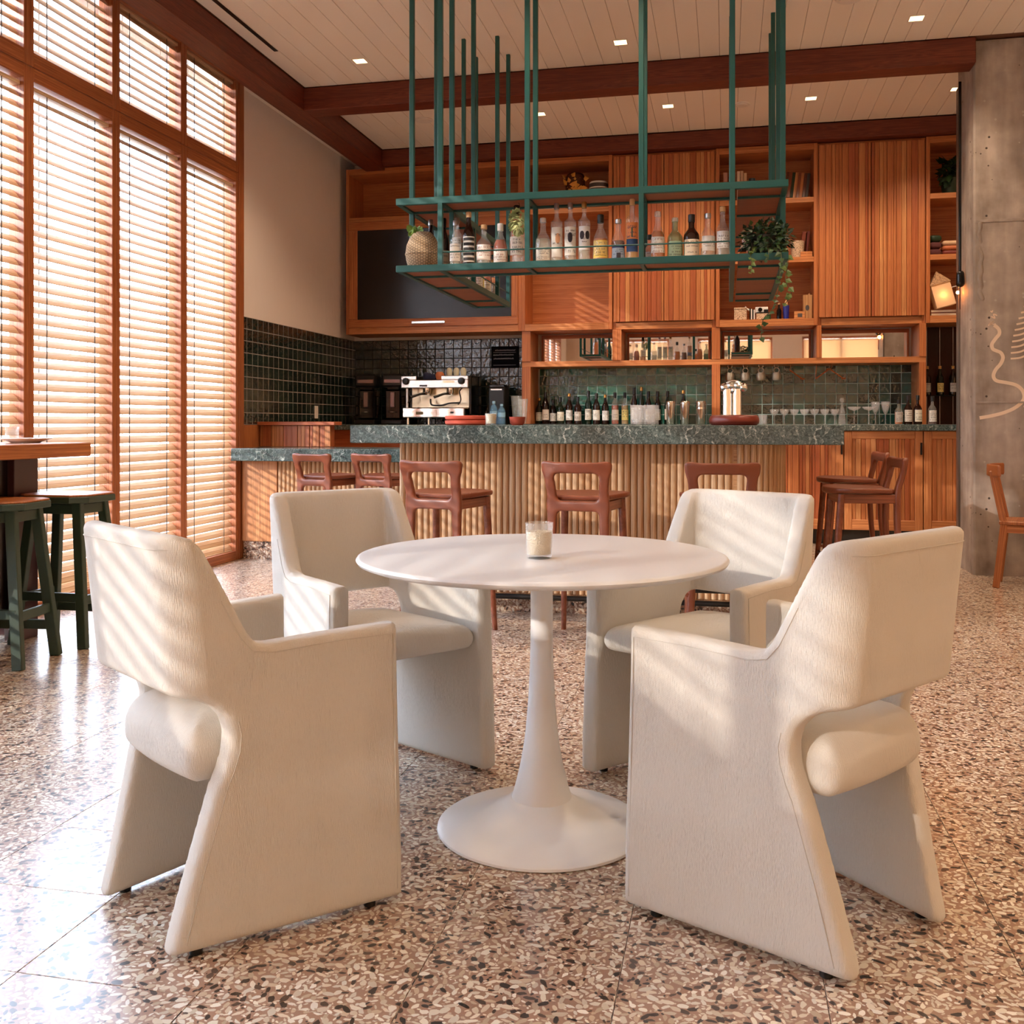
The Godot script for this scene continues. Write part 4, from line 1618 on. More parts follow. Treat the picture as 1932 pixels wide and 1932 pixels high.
func stool_seat(p: Vector3) -> float:
	var x := absf(p.x)
	# shield outline: narrower at the back (z small), rounded at the front
	var half := 0.16 + 0.055 * smoothstep(0.03, 0.25, p.z)
	var o := x - half
	o = rmax(o, p.z - (0.395 - 1.6 * x * x), 0.06)
	o = rmax(o, 0.035 - p.z, 0.02)
	var top := p.y - (0.765 - 0.008 * (1.0 - x * x / 0.04) * smoothstep(0.42, 0.15, p.z))
	var bot := (0.728 + 0.012 * smoothstep(0.1, 0.22, x)) - p.y
	return rmax(rmax(o, top, 0.008), bot, 0.015)


func make_stools() -> void:
	var s := thing("bar_stool", "walnut bar stool with open back at the fluted bar, nearest the low marble ledge", "stool", Vector3(-1.49, 0, -4.93), PI - 0.22, "walnut bar stools")
	part(s, "back_frame", sdf_mesh(stool_back, Vector3(-0.22, -0.03, -0.10), Vector3(0.22, 0.96, 0.08), 0.0075), M.walnut)
	part(s, "seat", sdf_mesh(stool_seat, Vector3(-0.25, 0.70, 0.0), Vector3(0.25, 0.80, 0.42), 0.007), M.walnut)
	for x in [-1.0, 1.0]:
		part(s, "leg", tube_mesh([Vector3(x * 0.155, 0.73, 0.32), Vector3(x * 0.165, 0.4, 0.345), Vector3(x * 0.18, 0.0, 0.38)], [0.021, 0.019, 0.014], 12), M.walnut)
		bar(s, "apron", Vector3(x * 0.145, 0.705, 0.03), Vector3(x * 0.152, 0.705, 0.33), 0.022, 0.05, M.walnut, 0.004, Vector3.RIGHT)
		part(s, "stretcher", tube_mesh([Vector3(x * 0.168, 0.28, -0.025), Vector3(x * 0.170, 0.28, 0.352)], 0.010, 10), M.walnut)
	bar(s, "apron", Vector3(-0.15, 0.705, 0.325), Vector3(0.15, 0.705, 0.325), 0.05, 0.022, M.walnut, 0.004, Vector3.UP)
	part(s, "foot_rest", tube_mesh([Vector3(-0.168, 0.24, 0.355), Vector3(0.168, 0.24, 0.355)], 0.012, 10), M.black)
	copy(s, Vector3(-0.735, 0, -4.95), PI - 0.12, "walnut bar stool with open back at the middle of the fluted bar")
	copy(s, Vector3(-0.02, 0, -4.97), PI + 0.02, "walnut bar stool with open back mostly hidden behind a cream armchair's back")
	var t := copy(s, Vector3(-3.02, 0, -6.93), PI - 0.3, "walnut stool at the low marble ledge, further from the bar")
	t.scale = Vector3(1, 0.965, 1)
	t = copy(s, Vector3(-2.58, 0, -7.0), PI - 0.3, "walnut stool at the low marble ledge, beside the bar's end")
	t.scale = Vector3(1, 0.965, 1)
	for q in [[Vector3(0.93, 0, -5.95), -PI / 2 + 0.08, "walnut bar stool turned sideways at the bar's right end, in front of its twin"], [Vector3(0.99, 0, -7.0), -PI / 2 + 0.1, "walnut bar stool turned sideways at the bar's right end, behind its twin"]]:
		copy(s, q[0], q[1], q[2])


func make_window_table() -> void:
	var t := thing("high_table", "high wooden table with dark plum panels along the window", "table", Vector3(-3.62, 0, -3.3))
	span(t, "table_top", Vector3(-0.27, 0.948, -1.45), Vector3(0.27, 1.02, 1.3), M.table_wood, 0.004, 2)
	span(t, "end_panel", Vector3(-0.23, 0.0, -1.33), Vector3(-0.02, 0.948, -1.27), M.plum, 0.003)
	span(t, "end_panel", Vector3(0.0, 0.0, -1.30), Vector3(0.06, 0.948, -1.12), M.plum, 0.003)
	span(t, "dark_panel", Vector3(-0.18, 0.12, -1.27), Vector3(0.02, 0.948, -0.80), M.black_plum, 0.002)
	span(t, "wood_panel", Vector3(-0.2, 0.0, -0.80), Vector3(0.04, 0.948, -0.2), M.cedar_deep, 0.003, 1)
	span(t, "kick_plate", Vector3(0.02, 0.15, -1.24), Vector3(0.026, 0.62, -1.12), M.steel_plum, 0.001)
	part(t, "knob", lathe_mesh([Vector2(0, 0), Vector2(0.012, 0), Vector2(0.012, 0.004), Vector2(0, 0.005)], 16), M.black, Vector3(0.041, 0.86, -0.72)).rotation.z = -PI / 2
	span(t, "foot_bar", Vector3(-0.02, 0.26, -0.19), Vector3(0.0, 0.285, 1.2), M.oak, 0.003, 2)
	var p := thing("dinner_plate", "white plate on the high window table", "plate", Vector3(-3.62, 1.02, -4.58))
	part(p, "dish", lathe_mesh([Vector2(0, 0.0), Vector2(0.07, 0.0), Vector2(0.078, 0.006), Vector2(0.128, 0.022), Vector2(0.130, 0.025), Vector2(0.125, 0.026), Vector2(0.075, 0.011), Vector2(0, 0.010)], 40), M.porcelain)
	var nk := thing("napkin", "folded white napkin lying on the plate", "napkin", Vector3(-3.62, 1.031, -4.58), 0.4)
	span(nk, "cloth", Vector3(-0.06, 0, -0.045), Vector3(0.06, 0.008, 0.045), M.cloth_white, 0.003)
	span(nk, "fold", Vector3(-0.055, 0.008, -0.043), Vector3(0.06, 0.015, 0.04), M.cloth_white, 0.003)
	var g := thing("water_glass", "short clear tumbler beside the plate on the window table", "glass", Vector3(-3.80, 1.02, -4.70))
	part(g, "tumbler", tumbler(0.036, 0.085), M.clear_glass)
	var fk := thing("fork", "steel fork beside the plate on the window table", "fork", Vector3(-3.44, 1.02, -4.30), 0.1)
	span(fk, "handle", Vector3(-0.006, 0.001, -0.02), Vector3(0.006, 0.004, 0.11), M.steel, 0.001)
	span(fk, "head", Vector3(-0.011, 0.001, -0.085), Vector3(0.011, 0.004, -0.02), M.steel, 0.001)
	# green stools
	var s := thing("green_stool", "dark green wooden stool with chamfered oak seat at the window table, far one", "stool", Vector3(-3.33, 0, -4.53), 0.0, "green stools at the window table")
	var outline := [Vector2(-0.20, -0.11), Vector2(-0.13, -0.17), Vector2(0.13, -0.17), Vector2(0.20, -0.11), Vector2(0.20, 0.11), Vector2(0.13, 0.17), Vector2(-0.13, 0.17), Vector2(-0.20, 0.11)]
	part(s, "seat", plan_slab(outline, 0.722, 0.754, 0.003), M.green_paint)
	var o2 := []
	for q in outline:
		o2.append(q * 0.975)
	part(s, "seat_top", plan_slab(o2, 0.754, 0.764, 0.003), M.table_wood)
	for x in [-1.0, 1.0]:
		for z in [-1.0, 1.0]:
			bar(s, "leg", Vector3(x * 0.13, 0.722, z * 0.10), Vector3(x * 0.20, 0.0, z * 0.155), 0.05, 0.034, M.green_paint, 0.003, Vector3.RIGHT)
		bar(s, "side_rail", Vector3(x * 0.178, 0.235, -0.14), Vector3(x * 0.178, 0.235, 0.14), 0.045, 0.022, M.green_paint, 0.003, Vector3.UP)
		bar(s, "side_rail", Vector3(x * 0.135, 0.69, -0.105), Vector3(x * 0.135, 0.69, 0.105), 0.05, 0.022, M.green_paint, 0.003, Vector3.UP)
	for z in [-1.0, 1.0]:
		bar(s, "front_rail", Vector3(-0.185, 0.20 + 0.05 * z, z * 0.142), Vector3(0.185, 0.20 + 0.05 * z, z * 0.142), 0.045, 0.022, M.green_paint, 0.003, Vector3.UP)
		bar(s, "front_rail", Vector3(-0.13, 0.69, z * 0.105), Vector3(0.13, 0.69, z * 0.105), 0.05, 0.022, M.green_paint, 0.003, Vector3.UP)
	copy(s, Vector3(-3.36, 0, -4.06), 0.12, "dark green wooden stool with chamfered oak seat at the window table, near one")
	copy(s, Vector3(-3.34, 0, -3.5), -0.05, "dark green wooden stool with chamfered oak seat, third from the table's far end")


func make_side_chair() -> void:
	var s := thing("side_chair", "orange oak dining chair with curved top rail beside the concrete column", "chair", Vector3(2.06, 0, -7.42), PI / 2 - 0.3)
	for x in [-1.0, 1.0]:
		bar(s, "leg", Vector3(x * 0.16, 0.0, -0.22), Vector3(x * 0.165, 0.44, -0.17), 0.034, 0.044, M.oak, 0.005, Vector3.RIGHT)
		bar(s, "back_post", Vector3(x * 0.165, 0.43, -0.17), Vector3(x * 0.15, 0.80, -0.245), 0.034, 0.042, M.oak, 0.005, Vector3.RIGHT)
		bar(s, "leg", Vector3(x * 0.19, 0.0, 0.23), Vector3(x * 0.18, 0.44, 0.21), 0.036, 0.036, M.oak, 0.006, Vector3.RIGHT)
		bar(s, "side_rail", Vector3(x * 0.165, 0.405, -0.17), Vector3(x * 0.18, 0.405, 0.21), 0.022, 0.05, M.oak, 0.003, Vector3.RIGHT)
	bar(s, "front_rail", Vector3(-0.18, 0.405, 0.21), Vector3(0.18, 0.405, 0.21), 0.05, 0.022, M.oak, 0.003, Vector3.UP)
	part(s, "seat", plan_slab([Vector2(-0.185, -0.2), Vector2(0.185, -0.2), Vector2(0.215, 0.2), Vector2(0.19, 0.245), Vector2(-0.19, 0.245), Vector2(-0.215, 0.2)], 0.435, 0.46, 0.005), M.oak)
	part(s, "top_rail", sdf_mesh(func(p): return rmax(rmax(absf(p.y - 0.80) - 0.042, absf(p.x) - 0.235, 0.008), absf(p.z + 0.275 - 1.5 * p.x * p.x) - 0.013, 0.008), Vector3(-0.26, 0.74, -0.32), Vector3(0.26, 0.86, -0.12), 0.009), M.oak)
	copy(s, Vector3(2.72, 0, -7.35), PI / 2 - 0.1, "orange oak dining chair further along the concrete column")


# ---------------------------------------------------------------- bottles and glasses
func bottle_profile(kind: String, R: float, H: float) -> Array:
	var rn := clampf(R * 0.36, 0.0125, 0.0165)
	var p := [Vector2(0, 0), Vector2(R * 0.9, 0), Vector2(R * 0.985, 0.004), Vector2(R, 0.010)]
	match kind:
		"tall":
			p += [Vector2(R, H * 0.665), Vector2(R * 0.97, H * 0.69), Vector2(R * 0.8, H * 0.715), Vector2(rn * 1.25, H * 0.745), Vector2(rn, H * 0.78)]
		"wine":
			p += [Vector2(R, H * 0.56), Vector2(R * 0.94, H * 0.62), Vector2(R * 0.74, H * 0.68), Vector2(rn * 1.3, H * 0.75), Vector2(rn, H * 0.82)]
		"jug":
			p += [Vector2(R * 1.02, H * 0.2), Vector2(R, H * 0.42), Vector2(R * 0.9, H * 0.53), Vector2(R * 0.66, H * 0.62), Vector2(rn * 1.35, H * 0.69), Vector2(rn, H * 0.74)]
		"squat":
			p += [Vector2(R, H * 0.5), Vector2(R * 0.93, H * 0.565), Vector2(R * 0.72, H * 0.62), Vector2(rn * 1.3, H * 0.675), Vector2(rn, H * 0.72)]
		"bell":
			p += [Vector2(R * 0.97, H * 0.12), Vector2(R * 0.86, H * 0.3), Vector2(R * 0.96, H * 0.46), Vector2(R * 0.72, H * 0.58), Vector2(rn * 1.3, H * 0.67), Vector2(rn, H * 0.74)]
	p += [Vector2(rn, H * 0.925), Vector2(rn * 1.16, H * 0.93), Vector2(rn * 1.16, H * 0.96), Vector2(rn * 0.8, H * 0.965), Vector2(0, H * 0.965)]
	return p


func label_mesh(r0: float, r1: float, y0: float, y1: float, cell: int, half: float) -> ArrayMesh:
	var mb := MB.new()
	var cx := (cell % 8) / 8.0
	var cy := (cell / 8) / 4.0
	var n := 12
	for k in n + 1:
		var u := float(k) / n
		var a := lerpf(-half, half, u)
		var d := Vector3(sin(a), 0, cos(a))
		mb.vert(d * r0 + Vector3(0, y0, 0), d, Vector2(cx + (0.02 + 0.96 * u) / 8.0, cy + 0.98 / 4.0))
		mb.vert(d * r1 + Vector3(0, y1, 0), d, Vector2(cx + (0.02 + 0.96 * u) / 8.0, cy + 0.02 / 4.0))
	for k in n:
		mb.tri(2 * k, 2 * k + 1, 2 * k + 2)
		mb.tri(2 * k + 1, 2 * k + 3, 2 * k + 2)
	return mb.mesh()


func profile_radius(p: Array, y: float) -> float:
	var r := 0.0
	for i in range(1, p.size() - 1):
		if p[i].y <= y and p[i + 1].y >= y and p[i + 1].y > p[i].y:
			r = lerpf(p[i].x, p[i + 1].x, (y - p[i].y) / (p[i + 1].y - p[i].y))
			break
	return r


func bottle(text: String, at: Vector3, H: float, W: float, kind: String, gl: String, liquid: String, fill: float, cell: int, la: float, lb: float, cap: String, group := "") -> Node3D:
	var b := thing("bottle", text, "bottle", at, 0.2 + rng.randf_range(-0.15, 0.15), group)
	W *= 0.94
	var R := W / 2
	var pr := bottle_profile(kind, R, H)
	part(b, "glass", lathe_mesh(pr, 24), M[gl])
	if liquid != "":
		var q := [Vector2(0, 0.006)]
		for p in pr.slice(1):
			var y: float = maxf(p.y, 0.006)
			if y >= fill * H:
				break
			q.append(Vector2(maxf(p.x - 0.003, 0.002), y))
		q.append(Vector2(maxf(profile_radius(pr, fill * H) - 0.003, 0.002), fill * H))
		q.append(Vector2(0, fill * H))
		part(b, "liquid", lathe_mesh(q, 20), M[liquid])
	if cell >= 0:
		part(b, "label", label_mesh(profile_radius(pr, la * H) + 0.0006, profile_radius(pr, lb * H) + 0.0006, la * H, lb * H, cell, 1.15), M.label_paper)
	var rn := clampf(R * 0.36, 0.0125, 0.0165)
	var c0 := 0.90
	if cap == "cap_black" or cap == "cap_white":
		c0 = 0.83
	part(b, "cap", lathe_mesh([Vector2(rn * 1.02, H * c0), Vector2(rn * 1.2, H * c0), Vector2(rn * 1.2, H * 0.99), Vector2(rn, H), Vector2(0, H)], 16), M[cap])
	return b


func tumbler(r: float, h: float) -> ArrayMesh:
	return lathe_mesh([Vector2(0, 0), Vector2(r * 0.85, 0), Vector2(r * 0.89, 0.003), Vector2(r, h), Vector2(r * 0.95, h), Vector2(r * 0.84, 0.010), Vector2(0, 0.010)], 24)


func coupe(R: float, H: float, bowl: float) -> ArrayMesh:
	return lathe_mesh([Vector2(0, 0), Vector2(R * 0.72, 0), Vector2(R * 0.72, 0.002), Vector2(0.006, 0.007), Vector2(0.0045, 0.02), Vector2(0.0045, H - bowl - 0.004), Vector2(0.012, H - bowl), Vector2(R * 0.7, H - bowl * 0.72), Vector2(R * 0.96, H - bowl * 0.3), Vector2(R, H), Vector2(R * 0.96, H), Vector2(R * 0.9, H - bowl * 0.3), Vector2(R * 0.6, H - bowl * 0.66), Vector2(0, H - bowl * 0.9)], 20)


func make_bottles() -> void:
	var y := 2.0475
	var z := -5.72
	var g := "bottles on the hanging shelf"
	bottle("tall clear bottle with white label beside the woven vase's post", Vector3(-1.595, y, -5.80), 0.32, 0.062, "tall", "clear_glass", "pale_liquid", 0.5, 0, 0.2, 0.62, "cap_silver", g)
	bottle("clear bottle with white label left of the black bottle", Vector3(-1.578, y, z + 0.015), 0.285, 0.072, "squat", "clear_glass", "pale_liquid", 0.4, 1, 0.14, 0.50, "cap_silver", g)
	bottle("black bottle with banded black and white label", Vector3(-1.500, y, z), 0.335, 0.078, "wine", "brown_glass", "", 0.5, 2, 0.10, 0.55, "cork", g)
	bottle("squat clear bottle with wide white label and wooden stopper", Vector3(-1.407, y, z), 0.255, 0.094, "squat", "clear_glass", "pale_liquid", 0.2, 3, 0.16, 0.52, "cork", g)
	bottle("amber red bottle with white label and white printed neck", Vector3(-1.307, y, z), 0.258, 0.090, "jug", "clear_glass", "rose_liquid", 0.62, 4, 0.03, 0.40, "cap_white", g)
	bottle("white labelled amber bottle with black cap under the hop bunch", Vector3(-1.212, y, z - 0.02), 0.365, 0.092, "squat", "clear_glass", "amber_liquid", 0.2, 5, 0.18, 0.48, "cap_black", g)
	bottle("pale green clear bottle with low white label and round stopper", Vector3(-1.050, y, z), 0.28, 0.094, "squat", "clear_glass", "pale_liquid", 0.55, 6, 0.10, 0.36, "clear_cap", g)
	bottle("tall clear square shouldered bottle with tan round emblem", Vector3(-0.970, y, z), 0.362, 0.074, "tall", "clear_glass", "pale_liquid", 0.5, 8, 0.12, 0.60, "cap_silver", g)
	bottle("tall clear bottle with a small dark oval emblem", Vector3(-0.889, y, z), 0.362, 0.074, "tall", "clear_glass", "pale_liquid", 0.5, 7, 0.14, 0.60, "cap_silver", g)
	bottle("tall clear bottle with two black round blots on its label", Vector3(-0.808, y, z), 0.362, 0.074, "tall", "clear_glass", "pale_liquid", 0.5, 9, 0.22, 0.60, "cap_gold", g)
	bottle("amber bottle with big yellow label and black neck", Vector3(-0.712, y, z), 0.284, 0.095, "jug", "clear_glass", "amber_liquid", 0.5, 10, 0.10, 0.46, "cap_black", g)
	bottle("waisted brown bottle with blue and white label", Vector3(-0.610, y, z), 0.254, 0.088, "bell", "clear_glass", "brown_liquid", 0.5, 11, 0.05, 0.40, "cap_silver", g)
	bottle("tall bottle with orange and blue picture label and cork", Vector3(-0.530, y, z), 0.366, 0.074, "tall", "clear_glass", "gold_liquid", 0.2, 12, 0.16, 0.62, "cork", g)
	bottle("orange liqueur bottle with white label right of the middle post", Vector3(-0.384, y, z), 0.288, 0.088, "jug", "clear_glass", "amber_liquid", 0.6, 13, 0.16, 0.48, "clear_cap", g)
	bottle("pale green bottle with broad sage label", Vector3(-0.286, y, z), 0.248, 0.094, "squat", "sage_glass", "pale_liquid", 0.4, 14, 0.04, 0.44, "clear_cap", g)
	bottle("dark brown bottle with cream label and black cap", Vector3(-0.194, y, z), 0.262, 0.096, "squat", "brown_glass", "", 0.4, 15, 0.07, 0.44, "cap_black", g)
	bottle("clear bottle with white label and boxed black print", Vector3(-0.103, y, z), 0.264, 0.087, "squat", "clear_glass", "pale_liquid", 0.25, 16, 0.18, 0.50, "cap_silver", g)
	bottle("clear bottle with white label and tall wooden cork beside the post", Vector3(-0.0205, y, z), 0.30, 0.081, "squat", "clear_glass", "pale_liquid", 0.25, 17, 0.2, 0.52, "cork", g)
	bottle("small amber bottle standing behind the middle post", Vector3(-0.435, y, -5.79), 0.17, 0.055, "squat", "clear_glass", "amber_liquid", 0.6, 29, 0.1, 0.4, "cap_black", g)
	# along the two arms
	var gl := ["brown_glass", "clear_glass", "brown_glass", "clear_glass", "clear_glass"]
	var lq := ["", "amber_liquid", "", "brown_liquid", "rose_liquid"]
	for i in 12:
		var k := i % 5
		bottle(["dark bottle standing along the hanging shelf's window side arm", "amber bottle standing along the hanging shelf's window side arm", "black bottle standing along the hanging shelf's window side arm", "brown bottle standing along the hanging shelf's window side arm", "red amber bottle standing along the hanging shelf's window side arm"][k], Vector3(-1.735 + 0.02 * (i % 2), y, -6.0 - i * 0.115), 0.27 + 0.02 * (i % 3), 0.075, ["wine", "squat", "jug"][i % 3], gl[k], lq[k], 0.55, 18 + i % 12, 0.12, 0.42, ["cap_black", "cork", "cap_gold"][i % 3], "bottles on the shelf's window side arm")
	bottle("dark bottle with grey pourer behind the woven vase", Vector3(-1.80, y, -5.93), 0.345, 0.075, "wine", "brown_glass", "", 0.5, -1, 0.1, 0.4, "cap_silver", g)
	bottle("dark red bottle behind the woven vase", Vector3(-1.695, y, -5.86), 0.335, 0.07, "wine", "brown_glass", "", 0.5, 27, 0.1, 0.4, "cap_black", g)
	for i in 6:
		bottle(["amber bottle on the hanging shelf's column side arm", "dark bottle on the hanging shelf's column side arm"][i % 2], Vector3(0.11 + 0.03 * (i % 2), y, -6.25 - i * 0.17), 0.26 + 0.02 * (i % 3), 0.075, ["squat", "wine"][i % 2], ["clear_glass", "brown_glass"][i % 2], ["amber_liquid", ""][i % 2], 0.5, 20 + i, 0.1, 0.4, ["cork", "cap_black"][i % 2], "bottles on the shelf's column side arm")
	# wine row on the back counter
	var wx := [-1.893, -1.822, -1.748, -1.669, -1.581, -1.487, -1.383, -1.296, -1.209, -1.106, -1.009, -0.912, -0.843, -0.768, -0.678, -0.577, -0.424]
	var wh := [0.275, 0.335, 0.255, 0.28, 0.32, 0.285, 0.345, 0.32, 0.305, 0.325, 0.325, 0.37, 0.38, 0.335, 0.335, 0.335, 0.345]
	for i in 17:
		var gs := "brown_glass" if i % 3 else "green_glass"
		var tx: String = "dark pale labelled wine bottle, %s from the cedar upright by the sign" % ["first", "second", "third", "fourth", "fifth", "sixth", "seventh", "eighth", "ninth", "tenth", "eleventh", "twelfth", "thirteenth", "fourteenth", "fifteenth", "sixteenth", "seventeenth"][i]
		var cell := 18 + (i * 5) % 14
		if i == 10:
			tx = "amber bottle with yellow label in the row of wine bottles"
			cell = 20
		elif i == 9:
			tx = "rose coloured bottle with pale label in the row of wine bottles"
			cell = 23
		elif cell in [20, 26]:
			cell = 21
		bottle(tx, Vector3(wx[i], 1.115, -10.1 + 0.03 * (i % 2)), wh[i], 0.08 if i < 11 else 0.068, "wine", "clear_glass" if i in [9, 10] else gs, "rose_liquid" if i == 9 else ("gold_liquid" if i == 10 else ""), 0.6, cell, 0.14, 0.46, "cap_black" if i % 4 else "cap_gold", "wine bottles on the back counter")
	for q in [[1.555, 0.23, "clear_glass", "amber_liquid", 29, "amber spirit bottle beside the cedar upright"], [1.635, 0.27, "brown_glass", "", 25, "dark slim bottle beside the cedar upright"], [1.72, 0.27, "brown_glass", "", 19, "dark bottle with large cream label before the cedar upright"], [1.845, 0.26, "clear_glass", "brown_liquid", 28, "brown spirit bottle at the foot of the dark display bay"]]:
		bottle(q[5], Vector3(q[0], 1.115, -9.70), q[1], 0.078, "squat", q[2], q[3], 0.5, q[4], 0.1, 0.5, "cap_black", "bottles by the display bay")
	for i in 5:
		bottle("dark wine bottle with pale label standing high in the dark display bay", Vector3(1.89 + i * 0.115, 1.393, BACK + 0.12), 0.285, 0.07, "wine", "green_glass" if i % 2 else "brown_glass", "", 0.5, 18 + i * 2, 0.12, 0.42, "cap_gold", "bottles in the display bay")


func make_counter_things() -> void:
	var y := 1.115
	# crystal tumblers, shakers, coupes
	var cm := lathe_mesh([Vector2(0, 0), Vector2(0.052, 0), Vector2(0.056, 0.004), Vector2(0.061, 0.19), Vector2(0.057, 0.19), Vector2(0.050, 0.02), Vector2(0, 0.02)], 12)
	for i in 4:
		var t := thing("mixing_glass", "tall cut crystal mixing glass on the back counter", "glass", Vector3(-0.86 + 0.115 * (i % 2) * 1.15 + 0.02 * (i / 2), y, -9.72 - 0.14 * (i / 2)), 0.0, "crystal mixing glasses")
		part(t, "glass", cm, M.crystal)
	for x in [-0.529, -0.392, -0.242]:
		var t := thing("cocktail_shaker", "steel cocktail shaker tin on the back counter, %s crystal glasses" % ["first after the", "second after the", "collared, third after the"][0 if x < -0.5 else (1 if x < -0.3 else 2)], "shaker", Vector3(x, y, -9.7), 0.0, "steel shakers")
		part(t, "tin", lathe_mesh([Vector2(0, 0), Vector2(0.034, 0), Vector2(0.036, 0.003), Vector2(0.047, 0.205), Vector2(0.047, 0.212), Vector2(0.040, 0.225), Vector2(0, 0.228)], 24), M.steel)
		if x > -0.3:
			part(t, "collar", lathe_mesh([Vector2(0.0455, 0.15), Vector2(0.0485, 0.15), Vector2(0.0485, 0.165), Vector2(0.0455, 0.165)], 24), M.chrome)
	var tt := thing("tap_tower", "chrome drinks tap tower with bulbous top on a red wooden disc", "tap", Vector3(0.044, 1.113, -5.98))
	tt.scale = Vector3.ONE * 0.645
	part(tt, "base", lathe_mesh([Vector2(0, 0), Vector2(0.20, 0), Vector2(0.222, 0.02), Vector2(0.226, 0.05), Vector2(0.215, 0.08), Vector2(0.20, 0.092), Vector2(0, 0.092)], 40), M.redwood)
	for x in [-0.05, 0.035]:
		part(tt, "column", lathe_mesh(puck(0.042, 0.092, 0.33, 0.002), 24), M.chrome, Vector3(x - 0.01, 0, 0))
	for q in [[-0.085, 0.345, 0.042], [-0.03, 0.36, 0.045], [0.03, 0.36, 0.045], [0.08, 0.345, 0.042], [0.0, 0.32, 0.04]]:
		part(tt, "bulb", lathe_mesh([Vector2(0, -q[2]), Vector2(q[2] * 0.5, -q[2] * 0.87), Vector2(q[2] * 0.87, -q[2] * 0.5), Vector2(q[2], 0), Vector2(q[2] * 0.87, q[2] * 0.5), Vector2(q[2] * 0.5, q[2] * 0.87), Vector2(0, q[2])], 20), M.chrome, Vector3(q[0], q[1], 0))
	part(tt, "spout", tube_mesh(smooth_path([Vector3(-0.07, 0.385, 0.02), Vector3(-0.02, 0.405, 0.03), Vector3(0.03, 0.40, 0.03), Vector3(0.05, 0.36, 0.05)], 4), 0.008, 8), M.chrome)
	var rk := thing("rocks_glass", "small cut rocks glass right of the red tap base", "glass", Vector3(0.335, y, -9.68))
	part(rk, "tumbler", tumbler(0.043, 0.093), M.crystal)
	var cp := coupe(0.043, 0.145, 0.06)
	for i in 7:
		var t := thing("coupe_glass", "stemmed coupe glass in the row on the dark counter", "glass", Vector3(0.446 + i * 0.0915, y, -9.75 + 0.015 * (i % 2)), 0.0, "coupe glasses in a row")
		part(t, "glass", cp, M.crystal)
	var fc := coupe(0.062, 0.165, 0.035)
	for x in [1.16, 1.29]:
		var t := thing("saucer_glass", "wide flat champagne saucer glass on the back counter", "glass", Vector3(x, y, -9.67), 0.0, "champagne saucers")
		part(t, "glass", fc, M.crystal)
	var wg := coupe(0.04, 0.215, 0.11)
	for x in [1.37, 1.46]:
		var t := thing("wine_glass", "tall stemmed wine glass near the dark bottles on the back counter", "glass", Vector3(x, y, -9.84), 0.0, "wine glasses on the back counter")
		part(t, "glass", wg, M.crystal)
	var jg := thing("decanter", "slim glass decanter with stopper after the coupe glasses", "decanter", Vector3(1.06, y, -9.74))
	part(jg, "glass", lathe_mesh([Vector2(0, 0), Vector2(0.03, 0), Vector2(0.034, 0.02), Vector2(0.026, 0.12), Vector2(0.012, 0.17), Vector2(0.012, 0.20), Vector2(0, 0.20)], 20), M.crystal)
	part(jg, "stopper", lathe_mesh([Vector2(0, 0.20), Vector2(0.018, 0.215), Vector2(0.022, 0.23), Vector2(0.015, 0.247), Vector2(0, 0.25)], 16), M.crystal)
	# hanging mugs and copper tongs under the shelf
	for i in 4:
		var t := thing("hanging_mug", "hammered silver mug hanging from a hook under the cedar shelf", "mug", Vector3(0.035 + i * 0.147, 1.545, -9.98), 0.0, "mugs hanging under the shelf")
		part(t, "cup", lathe_mesh([Vector2(0, 0), Vector2(0.036, 0.0), Vector2(0.044, 0.012), Vector2(0.046, 0.05), Vector2(0.036, 0.078), Vector2(0.033, 0.078), Vector2(0.042, 0.05), Vector2(0, 0.006)], 20), M.hammered)
		var ring := []
		for k in 13:
			var a := TAU * k / 12.0
			ring.append(Vector3(cos(a) * 0.026, 0.098 + sin(a) * 0.026, 0))
		part(t, "handle", tube_mesh(ring, 0.005, 6), M.hammered)
		var hook := []
		for k in 8:
			var a := PI * k / 7.0
			hook.append(Vector3(cos(a) * 0.02, 0.142 - sin(a) * 0.02, 0))
		part(t, "hook", tube_mesh([Vector3(0.02, 0.155, 0)] + hook + [Vector3(-0.02, 0.155, 0)], 0.003, 6), M.chrome)
	for q in [[0.66, 0.7, "slanting copper bar tongs hanging under the shelf"], [0.90, -0.4, "crossed copper strainer hanging under the shelf"], [1.04, 0.3, "small copper spoon hanging under the shelf"]]:
		var t := thing("copper_tool", q[2], "utensil", Vector3(q[0], 1.60, -9.98))
		part(t, "stem", tube_mesh([Vector3(-0.06, 0.045 * signf(q[1]), 0), Vector3(0.06, -0.045 * signf(q[1]), 0)], 0.006, 8), M.copper)
		part(t, "bowl", lathe_mesh([Vector2(0, -0.01), Vector2(0.02, -0.004), Vector2(0.024, 0.008), Vector2(0.021, 0.008), Vector2(0, -0.006)], 14), M.copper, Vector3(0.06, -0.045 * signf(q[1]), 0))
		part(t, "loop", tube_mesh([Vector3(-0.06, 0.045 * signf(q[1]), 0), Vector3(-0.05, 0.075, 0), Vector3(-0.05, 0.098, 0)], 0.003, 6), M.copper)
	# the espresso station
	espresso(Vector3(-2.885, y, -9.86))
	for q in [[-3.716, "black coffee grinder in the corner by the side wall tiles"], [-3.421, "black coffee grinder beside the espresso machine"]]:
		var t := thing("coffee_grinder", q[1], "grinder", Vector3(q[0], y, -9.95), 0.1)
		span(t, "foot", Vector3(-0.11, 0, -0.13), Vector3(0.11, 0.05, 0.13), M.black, 0.008)
		span(t, "body", Vector3(-0.09, 0.05, -0.11), Vector3(0.09, 0.37, 0.06), M.black_gloss, 0.02)
		span(t, "hopper", Vector3(-0.115, 0.39, -0.12), Vector3(0.115, 0.53, 0.10), M.black, 0.02)
